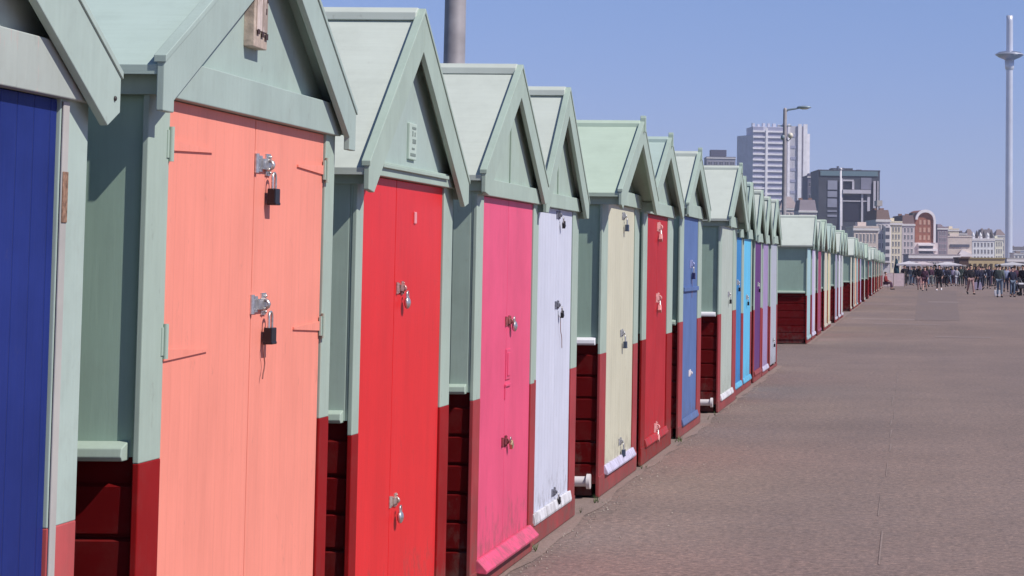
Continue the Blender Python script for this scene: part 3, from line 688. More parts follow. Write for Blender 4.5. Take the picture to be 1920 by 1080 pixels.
for k in range(n):
    z = 12 + k * ch
    b = MB().box(xa - cxm - .4, xb_ - cxm - .3, -1.3, -.004, z, z + ch * .30).build('balcony', tbw, tb)
    MB().box(xa - cxm + .6, xa - cxm + W2 * (.30 + .03 * (k % 3)), -.25, -.005, z + ch * .36, z + ch * .92).box(xa - cxm + W2 * .42, xb_ - cxm - 1.4, -.25, -.005, z + ch * .36, z + ch * .92).build('glazing', tbg, tb)
    if k % 2 == 0: MB().box(xb_ - cxm + 3.6, xb_ - cxm + 7.8, 1.7, 1.995, z + ch * .3, z + ch * .8).build('glazing', tbg, tb)
for fx, fw, fy in ((xa - cxm + W2 * .36, 1.6, -1.7), (xb_ - cxm + 1.2, 1.6, .9), (xb_ - cxm + 8.6, 2.6, .6), (xb_ - cxm + 12.4, 2.9, .4)):
    MB().box(fx, fx + fw, fy, 2.0 if fy > 0 else -1.302, 6, zt + (2.5 if fy > 0 else -1)).build('fin', tbw, tb)
for k in range(7):
    fx = xa - cxm + k * W2 / 6.5
    MB().box(fx, fx + random.uniform(1, 2.2), 3, 6, zt + .002, zt + random.uniform(1.4, 3)).build('rooftop_unit', tbs, tb)

# dark glass building
Y = 900; u0, u1 = 1532, 1648
db, W, z1 = block('office_building', 'dark glass fronted office building with white posts and a rooftop of plant', u0, u1, 322, Y, 26, plain('dark_cladding', (0.075, 0.080, 0.105), 0.6, 0, .15, .2), 0, 0, cornice=False)
ltm = bmat('lav_grey_panel', (0.33, 0.33, 0.42)); dkm = plain('dark_glazing', (0.035, 0.032, 0.05), 0.3); tlm = plain('teal_trim', (0.16, 0.24, 0.28), 0.6); wtm = bmat('pale_frame', (0.62, 0.57, 0.62))
def ux(u): return (u - (u0 + u1) / 2) * Y / 4000
def vz(v): return 1.6 + (502 - v) * Y / 4000
MB().box(ux(1535), ux(1644), -.35, -.004, vz(331), vz(322)).build('parapet', tlm, db)
for (va, vb) in ((340, 357), (360, 371), (374, 390), (396, 398.5), (404, 408)):
    MB().box(ux(1549), ux(1567), -.25, -.004, vz(vb), vz(va)).build('panel', ltm, db)
MB().box(ux(1579), ux(1592), -.2, -.004, vz(354), vz(342)).build('window', dkm, db)
MB().box(ux(1580), ux(1611), -.2, -.004, vz(376), vz(367)).build('window', dkm, db)
MB().box(ux(1580), ux(1611), -.2, -.004, vz(415), vz(380)).build('window', dkm, db)
MB().box(ux(1612), ux(1632), -.22, -.004, vz(356), vz(334)).build('panel', bmat('grey_panel', (0.26, 0.25, 0.32)), db)
for ua, ub, va, vb in ((1573.5, 1577.5, 336, 425), (1612.5, 1616, 360, 425), (1577.6, 1598, 338, 341), (1595, 1599, 341.2, 356), (1624, 1629, 370, 440), (1635.5, 1640, 340, 440), (1643, 1645, 340, 440)):
    MB().box(ux(ua), ux(ub), -.8, -.26, vz(vb), vz(va)).build('post', wtm, db)
MB().box(ux(1577), ux(1630), -1.6, -.85, vz(364), vz(357)).build('canopy', wtm, db)
MB().box(ux(1578), ux(1625), -.6, -.262, vz(379), vz(377)).build('ledge', wtm, db)
for ua, ub, vt in ((1570, 1573, 312), (1562, 1568, 317), (1577, 1583, 315), (1607, 1616, 318), (1628, 1636, 319)):
    MB().box(ux(ua), ux(ub), 4, 7, z1 + .505, vz(vt)).build('rooftop_unit', plain('rooftop_plant', (0.16, 0.17, 0.22), .7), db)
block('office_building', 'low dark block squeezed between the white tower and the dark glass building', 1512, 1531.5, 332, 980, 20, bmat('mauve_grey', (0.16, 0.15, 0.21)), 2, 7, ww=.8, wh=.35, sidecols=0)
block('apartment_block', 'distant block whose dark rooftop just shows over the pale green hut', 1322, 1376, 298, 1250, 20, bmat('far_grey', (0.30, 0.29, 0.36)), 5, 12, ww=.7, wh=.4, sidecols=0)
_xa, _za = px(1330, 283, 1250); _xb, _zb = px(1360, 297, 1250)
ob = [o for o in sc.objects if o.name.startswith('apartment_block')][0]
MB().box(_xa - ob.location.x, _xb - ob.location.x, 4, 12, _zb + .7, _za).build('plant_room', plain('plant_room_dark', (0.10, 0.10, 0.15), .8), ob)

# lower roofs behind the far huts
cr = lambda n, c: bmat(n, c)
block('terraced_house', 'pinkish stucco house with chimneys under the white tower block', 1462, 1496, 392, 700, 14, cr('stucco_pink', (0.76, 0.64, 0.62)), 4, 5, roof='hip', roofm=bmat('tile_pinkish', (0.34, 0.27, 0.27)))
block('terraced_house', 'grey mauve house right of the pinkish stucco one', 1497, 1530, 396, 680, 14, cr('stucco_mauve', (0.56, 0.48, 0.49)), 4, 5, roof='mansard', roofm=bmat('mauve_slate', (0.25, 0.21, 0.24)))
block('terraced_house', 'pale stucco building at the foot of the dark glass building', 1600, 1646, 428, 560, 14, cr('stucco_sand', (0.70, 0.58, 0.52)), 6, 3, roof='flat')
# seafront buildings to the right
def bays(r, W, z0, z1, xs, m, dep=1.3, wid=2.2, rows=5):
    for x_ in xs:
        MB().prism([(x_ - wid, -.003), (x_ - wid * .6, -dep), (x_ + wid * .6, -dep), (x_ + wid, -.003)], 'Z', z0, z1).build('bay', m, r)
        for k in range(rows):
            zz = z0 + (z1 - z0) * (k + .3) / rows; MB().box(x_ - wid * .5, x_ + wid * .5, -dep - .06, -dep - .004, zz, zz + (z1 - z0) / rows * .5).build('window', wglass, r)
r, W, z1 = block('mansion_block', 'mansion block with a brown mansard attic over white bay windows', 1642, 1668, 412, 620, 22, cr('mansion_grey', (0.60, 0.55, 0.56)), 3, 5, roof='mansard', roofm=plain('brown_mansard', (0.17, 0.11, 0.10), .8))
bays(r, W, 3, z1 - 2, (W * .55,), cr('bay_white', (0.68, 0.62, 0.62)), wid=1.1)
MB().box(-W * .7, W * .1, 3, 8, z1 + 4, z1 + 5.6).build('attic', cr('attic_cream', (0.5, 0.45, 0.42)), r)
block('mansion_block', 'tall cream fronted building beside the brown mansard', 1668.5, 1690, 418, 660, 20, cr('cream_front', (0.80, 0.70, 0.54)), 3, 6, roof='flat', roofm=cr('cream_front', (0.80, 0.70, 0.54)))
block('hotel_wing', 'grey pink hotel wing with a dark brown roof left of the arched brick front', 1690.5, 1714, 420, 760, 24, cr('hotel_pink', (0.70, 0.60, 0.60)), 3, 6, roof='mansard', roofm=plain('brown_roof', (0.15, 0.09, 0.09), .8))
# brick hotel with white arch
Y = 780; xa, z1 = px(1714, 412, Y); xb_, _ = px(1753, 412, Y); cxm = (xa + xb_) / 2; W = (xb_ - xa) / 2
ht = empty('arched_hotel', (cxm, Y, 0), R(14)); tag(ht, 'red brick hotel front framed by a big white arch with white balconies below', 'hotel')
brick = plain('hotel_brick', (0.34, 0.13, 0.09), .85, 0, .2, .5); hw = cr('hotel_white', (0.84, 0.78, 0.80)); zs_ = 1.6 + (502 - 455) * Y / 4000
MB().box(-W, W, 0, 20, zs_, z1).build('brick_wall', brick, ht)
MB().box(-W - .4, W + 1.0, 0, 20, 0, zs_ - .003).build('lower_wall', cr('hotel_pink', (0.70, 0.60, 0.60)), ht)
arc = []; top = 1.6 + (502 - 393) * Y / 4000
for k in range(13):
    t = math.pi * (1 - k / 12); arc.append((W * 1.0 * math.cos(t), z1 + (top - z1) * math.sin(t)))
inner = [(p[0] * .78, z1 + (p[1] - z1) * .72) for p in arc]
vs = []
MB().prism([(p[0] * .98, p[1] - .1) for p in arc], 'Y', .3, 14).build('gable', brick, ht)
mbq = MB()
for k in range(12): mbq.prism([arc[k], arc[k + 1], inner[k + 1], inner[k]], 'Y', -.6, .29)
mbq.box(W * .80, W * 1.02, -.6, -.004, zs_, z1 - .002).build('arch', hw, ht)
for j in range(3):
    for i_ in range(3): MB().box(-W * .6 + i_ * W * .42, -W * .6 + i_ * W * .42 + W * .22, -.1, -.004, zs_ + 1 + j * (z1 - zs_) / 3, zs_ + 1 + j * (z1 - zs_) / 3 + 1.7).build('window', cr('window_peach', (0.55, 0.33, 0.25)), ht)
for j in range(4):
    zz = zs_ - 1.9 * j - .3; s_ = .1 if j else -.2
    MB().box(-W * .75, W * (1.05 + s_), -1.5, -.004, zz - .8, zz).build('balcony', hw, ht)
    MB().box(-W * .6, W * .8, -.12, -.005, zz - 1.8, zz - .85).build('glazing', wglass, ht)
MB().box(-W * 1.0, -W * .1, 4, 9, z1 + .002, z1 + 2.6).build('attic', roof_dark, ht)
block('mansion_block', 'brownish mauve building tucked right of the arched hotel', 1757, 1776, 427, 860, 20, cr('mauve_brown', (0.36, 0.28, 0.32)), 3, 6)
block('apartment_block', 'small cream tower with a yellow side on the skyline', 1777, 1797, 430, 1000, 18, cr('cream_tower', (0.80, 0.68, 0.52)), 3, 3, sidecols=0)
r, W, z1 = block('conference_hall', 'long beige hall with a dark window strip', 1774, 1822, 444, 880, 24, cr('hall_beige', (0.68, 0.58, 0.52)), 0, 0, cornice=False)
MB().box(-W * .75, W * .8, -.3, -.004, z1 - 4.2, z1 - 3.0).build('window', wglass, r)
MB().prism([(-W * .2, z1 - 8), (W * .98, z1 - 8), (W * .98, z1 - 7.2), (W * .1, z1 - 5.2)], 'Y', -2, -.304).build('ramp', hw, r)
r, W, z1 = block('grand_hotel', 'white Victorian hotel with many turrets and tall windows', 1822, 1864, 448, 1080, 24, cr('grand_white', (0.80, 0.79, 0.80)), 6, 4, roof='flat', roofm=hw)
for k in range(6):
    x_ = -W + (k + .5) * W / 3; MB().lathe([(.8, z1 + .5), (.8, z1 + 1.6), (1.0, z1 + 1.7), (.5, z1 + 2.8 + (k % 2)), (.06, z1 + 3.6 + (k % 2))], (x_, 3, 0), 8).build('turret', roof_dark if k % 2 else cr('grand_white', (0.80, 0.79, 0.80)), r)
block('apartment_block', 'cream apartment block between the turreted hotel and the observation tower', 1864.5, 1880, 447, 1150, 20, cr('cream_apts', (0.82, 0.77, 0.62)), 3, 4, sidecols=2)
block('terraced_house', 'dark roofed houses at the right edge beyond the observation tower', 1896, 1935, 468, 1700, 24, cr('far_pale', (0.45, 0.44, 0.50)), 6, 3, roof='mansard', sidecols=0)

# a further, smaller line of roofs
for u0_, u1_, v_, Y_, c_, rf_, lb_ in ((1716, 1738, 446, 1150, (0.62, 0.52, 0.48), 'hip', 'small beige house roof peeping out low behind the arched hotel'),
        (1756, 1770, 434, 1300, (0.55, 0.42, 0.38), 'mansard', 'narrow brownish house with a steep roof right of the arched hotel'),
        (1796, 1812, 437, 1250, (0.72, 0.62, 0.54), 'flat', 'flat sand coloured house right of the small cream tower'),
        (1812, 1826, 441, 1300, (0.50, 0.42, 0.42), 'hip', 'dull pink house with a hipped roof above the beige hall'),
        (1838, 1862, 439, 1400, (0.60, 0.58, 0.62), 'mansard', 'pale grey house rising behind the turreted white hotel'),
        (1866, 1884, 440, 1450, (0.66, 0.58, 0.52), 'hip', 'sandy house with a hipped roof just left of the observation tower'),
        (1900, 1925, 474, 1300, (0.70, 0.64, 0.60), 'flat', 'low cream house in front of the dark roofs at the right edge')):
    block('terraced_house', lb_, u0_, u1_, v_, Y_, 12, cr('house_%d' % u0_, c_), 3, 4, roof=rf_, roofm=plain('far_roof_%d' % (u0_ % 3), ((.22, .16, .15), (.30, .24, .22), (.16, .13, .14))[u0_ % 3], .8), sidecols=0)
# kiosks and stalls on the far promenade
def at(u, v): # point on the ground seen at the image position
    Y_ = 4000 * 1.6 / (v - 502); return ((u - 1705) * Y_ / 4000, Y_)
r, W, z1 = block('shelter', 'long sandy coloured seafront shelter behind the crowd', 1812, 1884, 484, 420, 6, cr('sandstone', (0.55, 0.42, 0.24)), 0, 0, cornice=False, roofm=plain('ochre_roof', (0.36, 0.28, 0.14), .9))
for k in range(7): MB().box(-W + (k + .25) * W / 3.5, -W + (k + .75) * W / 3.5, -.1, -.003, .6, 2.5).build('opening', plain('shade_brown', (0.08, 0.055, 0.04), .9), r)
r, W, z1 = block('kiosk', 'dark brown timber kiosk at the left end of the sandy shelter', 1798, 1816, 484, 330, 4, plain('kiosk_brown', (0.09, 0.05, 0.045), .8), 0, 0, cornice=False, roofm=plain('kiosk_roof', (0.12, 0.08, 0.07), .8))
MB().box(-W * .6, W * .5, -.06, -.003, 1.0, 2.1).build('serving_hatch', plain('hatch_pale', (0.4, 0.36, 0.34), .6), r)
r, W, z1 = block('cafe_building', 'low grey cafe building at the right edge behind the crowd', 1888, 1940, 484, 520, 8, cr('cafe_grey', (0.45, 0.43, 0.42)), 5, 1, cornice=True, sidecols=0)
r, W, z1 = block('cafe_building', 'low pink grey cafe with a flat roof behind the market stalls', 1704, 1800, 478, 470, 8, cr('cafe_pink', (0.42, 0.35, 0.37)), 9, 1, cornice=True, sidecols=0)
def stall(u, v, wid, label, can, under):
    x_, y_ = at(u, v); r = empty('market_stall', (x_, y_, 0)); tag(r, label, 'market stall', 'canopied stalls beyond the crowd')
    for sx in (-1, 1):
        for sy in (0, 2.6): MB().tube([(sx * wid / 2, sy, 0), (sx * wid / 2, sy, 1.94)], .03, 6).build('leg', metal, r)
    MB().add([(-wid / 2 - .2, -.3, 1.95), (wid / 2 + .2, -.3, 1.95), (wid / 2 + .2, 2.9, 1.95), (-wid / 2 - .2, 2.9, 1.95), (0, 1.3, 2.25), (-wid / 2 - .2, -.3, 1.8), (wid / 2 + .2, -.3, 1.8), (wid / 2 + .2, 2.9, 1.8), (-wid / 2 - .2, 2.9, 1.8)],
             [(0, 1, 4), (1, 2, 4), (2, 3, 4), (3, 0, 4), (0, 5, 6, 1), (1, 6, 7, 2), (2, 7, 8, 3), (3, 8, 5, 0)]).build('canopy', can, r)
    MB().box(-wid / 2 + .1, wid / 2 - .1, .2, 1.0, 0, .9).build('counter', under, r, .01)
cw = plain('canopy_white', (0.58, 0.54, 0.57), .8); 
stall(1704, 533, 2.0, 'white canopy stall behind the dark clothed group', cw, plain('counter_grey', (0.3, 0.28, 0.3), .8))
stall(1730, 531, 2.4, 'pinkish white canopy stall, second from the huts', plain('canopy_pinkish', (0.56, 0.46, 0.48), .8), plain('counter_red', (0.3, 0.05, 0.06), .8))
stall(1777, 531, 2.6, 'white canopy stall with a dark red counter near the kiosk', cw, plain('counter_dark_red', (0.12, 0.02, 0.03), .8))
stall(1899, 532, 3.0, 'grey white canopy stall at the right edge of the photo', plain('canopy_grey', (0.48, 0.46, 0.48), .8), plain('counter_grey', (0.3, 0.28, 0.3), .8))
# low items by the end of the huts
x_, y_ = at(1676, 540); pb = empty('windbreak', (x_, y_, 0)); tag(pb, 'low pinkish white windbreak standing at the end of the huts', 'windbreak')
pwm = plain('canvas_pinkish', (0.72, 0.58, 0.60), .9)
MB().add([(-.85, 0, .15), (.85, .1, .15), (.85, .1, 1.15), (-.85, 0, 1.15), (-.85, .015, .15), (.85, .115, .15), (.85, .115, 1.15), (-.85, .015, 1.15)], [(0, 1, 2, 3), (7, 6, 5, 4), (0, 4, 5, 1), (3, 2, 6, 7), (0, 3, 7, 4), (1, 5, 6, 2)]).build('canvas', pwm, pb)
for k in (-.86, 0, .86): MB().tube([(k, .05 + .05 * k, 0), (k, .05 + .05 * k, 1.3)], .02, 6).build('stake', wood, pb)
x_, y_ = at(1681, 533); ps = empty('parasol', (x_, y_, 0)); tag(ps, 'folded dark teal parasol standing beside the last huts', 'parasol')
MB().lathe([(.02, 0), (.02, 2.5), (.001, 2.55)], seg=8).build('pole', wood, ps)
MB().lathe([(.03, 2.5), (.12, 2.3), (.26, 1.5), (.30, .95), (.22, .9), (.03, .95)], seg=10).build('canopy', plain('teal_canvas', (0.01, 0.05, 0.08), .9), ps)

# ------------------------------------------------------------------ people
dg = bpy.context.evaluated_depsgraph_get
def skin_mesh(name, verts, edges, radii, root=0, sub=1, smooth=True):
    me = bpy.data.meshes.new(name); me.from_pydata(verts, edges, [])
    o = bpy.data.objects.new(name, me); sc.collection.objects.link(o)
    bm = bmesh.new(); bm.from_mesh(me); bm.verts.ensure_lookup_table(); L = bm.verts.layers.skin.verify()
    for i, v in enumerate(bm.verts):
        rr = radii[i]; v[L].radius = (rr, rr) if not hasattr(rr, '__len__') else rr; v[L].use_root = (i == root)
    bm.to_mesh(me); bm.free()
    s_ = o.modifiers.new('skin', 'SKIN'); s_.use_smooth_shade = True
    if sub: u = o.modifiers.new('sub', 'SUBSURF'); u.levels = sub; u.render_levels = sub
    d = dg(); d.update(); m2 = bpy.data.meshes.new_from_object(o.evaluated_get(d)); m2.name = name
    bpy.data.objects.remove(o); bpy.data.meshes.remove(me)
    return m2
def join(meshes, name):
    v = []; f = []
    for me in meshes:
        o = len(v); v += [tuple(q.co) for q in me.vertices]; f += [tuple(i + o for i in p.vertices) for p in me.polygons]
    me = bpy.data.meshes.new(name); me.from_pydata(v, [], f)
    for p in me.polygons: p.use_smooth = True
    return me
def make_pose(kind):
    """figure facing -Y, 1.72 m tall"""
    J = {}
    J['pelvis'] = (0, 0, .95); J['waist'] = (0, .0, 1.08); J['chest'] = (0, .0, 1.30); J['nb'] = (0, .01, 1.45); J['nk'] = (0, 0, 1.52)
    J['hd'] = (0, -.015, 1.60); J['ht'] = (0, -.0, 1.68)
    legs = {'stand': ((.10, 0, .92), (.11, -.01, .50), (.12, .03, .09)), }
    stride = {'walk': .27, 'walk2': -.30, 'stand': .0, 'sit': 0}[kind]
    z = 0
    if kind == 'sit':
        for k in ('pelvis', 'waist', 'chest', 'nb', 'nk', 'hd', 'ht'): J[k] = (J[k][0], J[k][1], J[k][2] - .47)
    for s_, n_ in ((1, 'l'), (-1, 'r')):
        st = stride * s_
        if kind == 'sit':
            J['hip' + n_] = (.10 * s_, 0, .46); J['kn' + n_] = (.13 * s_, -.42, .50); J['an' + n_] = (.13 * s_, -.46, .09); J['to' + n_] = (.14 * s_, -.62, .04); J['he' + n_] = (.13 * s_, -.42, .04)
        else:
            J['hip' + n_] = (.09 * s_, 0, .90)
            J['kn' + n_] = (.10 * s_, -st * .55 - .03, .50); back = st < 0
            az = .09 + (.09 if back else 0)
            J['an' + n_] = (.11 * s_, -st + .03, az); J['to' + n_] = (.13 * s_, -st - .14, .035 if not back else .04); J['he' + n_] = (.11 * s_, -st + .07, .04 if not back else .17)
        dz = -.47 if kind == 'sit' else 0
        sw = -st * .9
        J['sh' + n_] = (.17 * s_, .01, 1.40 + dz); J['el' + n_] = (.24 * s_, .03 - sw * .35, 1.13 + dz); J['wr' + n_] = (.24 * s_, -.06 - sw * .75, .90 + dz + (abs(sw) * .05))
        if kind == 'sit': J['el' + n_] = (.23 * s_, -.02, .67); J['wr' + n_] = (.16 * s_, -.27, .60)
        J['ha' + n_] = tuple(Vector(J['wr' + n_]) + (Vector(J['wr' + n_]) - Vector(J['el' + n_])).normalized() * .07)
    rad = dict(pelvis=(.15, .11), waist=(.13, .095), chest=(.155, .105), nb=(.075, .07), nk=(.055, .055), hd=(.078, .092), ht=(.062, .075))
    for n_ in 'lr': rad.update({'hip' + n_: .088, 'kn' + n_: .058, 'an' + n_: .04, 'to' + n_: .03, 'he' + n_: .035, 'sh' + n_: .06, 'el' + n_: .043, 'wr' + n_: .03, 'ha' + n_: (.036, .02)})
    E = [('pelvis', 'waist'), ('waist', 'chest'), ('chest', 'nb'), ('nb', 'nk'), ('nk', 'hd'), ('hd', 'ht')]
    for n_ in 'lr': E += [('pelvis', 'hip' + n_), ('hip' + n_, 'kn' + n_), ('kn' + n_, 'an' + n_), ('an' + n_, 'to' + n_), ('chest', 'sh' + n_), ('sh' + n_, 'el' + n_), ('el' + n_, 'wr' + n_), ('wr' + n_, 'ha' + n_)]
    def sk(name, edges, scale=1.0, over=None, root='pelvis', cut=None):
        ks = []
        for a_, b_ in edges:
            for q in (a_, b_):
                if q not in ks: ks.append(q)
        rr = []
        for k in ks:
            r0 = over[k] if over and k in over else rad[k]; rr.append(tuple(x * scale for x in r0) if hasattr(r0, '__len__') else r0 * scale)
        return skin_mesh(name, [J[k] for k in ks], [(ks.index(a_), ks.index(b_)) for a_, b_ in edges], rr, ks.index(root))
    body = sk('body', E)
    fing = []
    for n_, s_ in (('l', 1), ('r', -1)):
        h = Vector(J['ha' + n_]); d_ = (h - Vector(J['wr' + n_])).normalized(); side = Vector((0, -1, 0)); side = (side - d_ * side.dot(d_)).normalized()
        inw = d_.cross(side) * s_
        for k, L in enumerate((.075, .085, .08, .062)):
            b0 = h + side * (.024 - .016 * k) + d_ * .0; m_ = b0 + d_ * L * .55; t_ = m_ + (d_ * .8 - inw * -.5).normalized() * L * .45
            fing.append(MB().tube([b0, m_, t_], [.009, .008, .006], 6).mesh('f'))
        b0 = h - d_ * .045 + side * .028; fing.append(MB().tube([b0, b0 + (side + d_).normalized() * .035, b0 + (side * .4 + d_).normalized() * .065], [.011, .009, .007], 6).mesh('f'))
    hz = J['hd'][2]
    nose = MB().add([(-.014, J['hd'][1] - .085, hz - .02), (.014, J['hd'][1] - .085, hz - .02), (0, J['hd'][1] - .112, hz - .015), (0, J['hd'][1] - .084, hz + .03)], [(0, 1, 2), (0, 2, 3), (1, 3, 2), (0, 3, 1)]).mesh('n')
    ears = MB().ball((.078, J['hd'][1] + .01, hz), .022, sx=.4).ball((-.078, J['hd'][1] + .01, hz), .022, sx=.4).mesh('e')
    body = join([body, nose, ears] + fing, 'body')
    J['wra'] = J['wrl']
    te = [('waist', 'pelvis'), ('waist', 'chest'), ('chest', 'nb')]
    for n_ in 'lr':
        J['cu' + n_] = tuple(Vector(J['el' + n_]).lerp(Vector(J['wr' + n_]), .9)); rad['cu' + n_] = .04
        te += [('chest', 'sh' + n_), ('sh' + n_, 'el' + n_), ('el' + n_, 'cu' + n_)]
    over = {'pelvis': (.17, .13), 'waist': (.155, .12), 'chest': (.18, .13), 'nb': (.085, .085), 'shl': .078, 'shr': .078, 'ell': .06, 'elr': .06, 'cul': .046, 'cur': .046}
    top = sk('top', te, 1, over, 'waist')
    tre = []
    for n_ in 'lr':
        J['tc' + n_] = tuple(Vector(J['kn' + n_]).lerp(Vector(J['an' + n_]), .93)); tre += [('pelvis', 'hip' + n_), ('hip' + n_, 'kn' + n_), ('kn' + n_, 'tc' + n_)]
    over = {'pelvis': (.158, .122), 'hipl': .102, 'hipr': .102, 'knl': .073, 'knr': .073, 'tcl': .057, 'tcr': .057}
    trs = sk('trousers', tre, 1, over, 'pelvis')
    # shorts
    she = []
    for n_ in 'lr':
        J['sc' + n_] = tuple(Vector(J['hip' + n_]).lerp(Vector(J['kn' + n_]), .72)); rad['sc' + n_] = .085; she += [('pelvis', 'hip' + n_), ('hip' + n_, 'sc' + n_)]
    sht = sk('shorts', she, 1, {'pelvis': (.158, .122), 'hipl': .104, 'hipr': .104}, 'pelvis')
    shoes = {}
    for n_ in 'lr':
        a_, t_, h_ = Vector(J['an' + n_]), Vector(J['to' + n_]), Vector(J['he' + n_])
        shoes[n_] = MB().tube([h_ + Vector((0, .02, 0)), h_.lerp(t_, .4) + Vector((0, 0, .012)), t_ + Vector((0, 0, 0)), t_ + Vector((0, -.04, -.004))], [.036, .05, .042, .016], 10).mesh('shoe')
    hc = Vector(J['ht'])
    def hairmesh(long_):
        m_ = MB().ball((hc.x, hc.y + .018, hc.z + .0), .098, sx=.94, sy=1.12, sz=.82, seg=14)
        if long_: m_.tube([(0, .055, hc.z + .03), (0, .085, hc.z - .08), (0, .085, hc.z - .19), (0, .07, hc.z - .27)], [.06, .085, .08, .03], 12)
        mm = m_.mesh('hair')
        bm = bmesh.new(); bm.from_mesh(mm)
        # keep the face clear
        dl = [v for v in bm.verts if v.co.y < hc.y - .045 and v.co.z < hc.z + .012]
        bmesh.ops.delete(bm, geom=dl, context='VERTS'); bm.to_mesh(mm); bm.free(); return mm
    eyes = MB().ball((.03, J['hd'][1] - .082, hz + .012), .011).ball((-.03, J['hd'][1] - .082, hz + .012), .011).mesh('eyes')
    mouth = MB().box(-.024, .024, J['hd'][1] - .088, J['hd'][1] - .070, hz - .047, hz - .039).mesh('mouth')
    return dict(body=body, top=top, trousers=trs, shorts=sht, shoe_l=shoes['l'], shoe_r=shoes['r'], hair_s=hairmesh(False), hair_l=hairmesh(True), eyes=eyes, mouth=mouth)
POSES = {k: make_pose(k) for k in ('walk', 'walk2', 'stand', 'sit')}
def cloth(n, c): return plain(n, c, 0.9, 0, 0.15, 8)
SK = [plain('skin_light', (0.55, 0.33, 0.25), .6), plain('skin_mid', (0.38, 0.21, 0.14), .6), plain('skin_pink', (0.62, 0.36, 0.29), .6)]
C_ = dict(black=cloth('cloth_black', (0.012, 0.010, 0.018)), navy=cloth('cloth_navy', (0.018, 0.018, 0.045)), white=cloth('cloth_white', (0.72, 0.70, 0.74)), jeans=cloth('cloth_jeans', (0.13, 0.17, 0.24)),
          grey=cloth('cloth_grey', (0.16, 0.17, 0.17)), ggrn=cloth('cloth_grey_green', (0.10, 0.12, 0.11)), brown=cloth('cloth_brown', (0.14, 0.06, 0.045)), lblue=cloth('cloth_light_blue', (0.33, 0.37, 0.52)),
          red=cloth('cloth_red', (0.22, 0.02, 0.02)), rose=cloth('cloth_rose', (0.34, 0.20, 0.20)), dgreen=cloth('cloth_dark_green', (0.03, 0.045, 0.04)), plum=cloth('cloth_plum', (0.08, 0.03, 0.06)), lgrey=cloth('cloth_light_grey', (0.42, 0.42, 0.46)),
          mauve=cloth('cloth_mauve', (0.40, 0.34, 0.46)))
hairs = [plain('hair_dark', (0.02, 0.012, 0.01), .6), plain('hair_brown', (0.08, 0.04, 0.02), .6), plain('hair_fair', (0.30, 0.20, 0.10), .6), plain('hair_grey', (0.35, 0.33, 0.32), .6)]
def person(u, v, pose, face, top, leg, label, long_=False, shorts=False, hair=0, skin=0, scale=1.0, shoe='black', wx=None):
    x_, y_ = at(u, v) if wx is None else wx
    r = empty('person', (x_, y_, 0), face); r.scale = (scale,) * 3; tag(r, label, 'person', 'people on the far promenade')
    P = POSES[pose]
    for nm, me, m_ in (('body', P['body'], SK[skin]), ('jacket', P['top'], C_[top]), ('shorts' if shorts else 'trousers', P['shorts' if shorts else 'trousers'], C_[leg]), ('shoe', P['shoe_l'], C_[shoe]), ('shoe', P['shoe_r'], C_[shoe]),
                       ('hair', P['hair_l' if long_ else 'hair_s'], hairs[hair]), ('eyes', P['eyes'], hairs[0]), ('mouth', P['mouth'], plain('lips', (0.35, 0.12, 0.10), .6))):
        me = me.copy(); me.materials.clear(); me.materials.append(m_)
        o = bpy.data.objects.new(nm, me); sc.collection.objects.link(o); o.parent = r
    return r
PI = math.pi
person(1661, 543, 'sit', PI / 2 - .3, 'red', 'plum', 'person in dark red sitting on a stool against the last huts', hair=1)
x_, y_ = at(1661, 543)
st = MB().box(-.19, .19, -.19, .19, .36, .39).build('stool', None or wood); st.location = (x_, y_, 0); tag(st, 'small wooden stool under the person in dark red', 'stool')
for sx in (-1, 1):
    for sy in (-1, 1): MB().tube([(sx * .15, sy * .15, .36), (sx * .18, sy * .18, 0)], .018, 6).build('leg', wood, st)
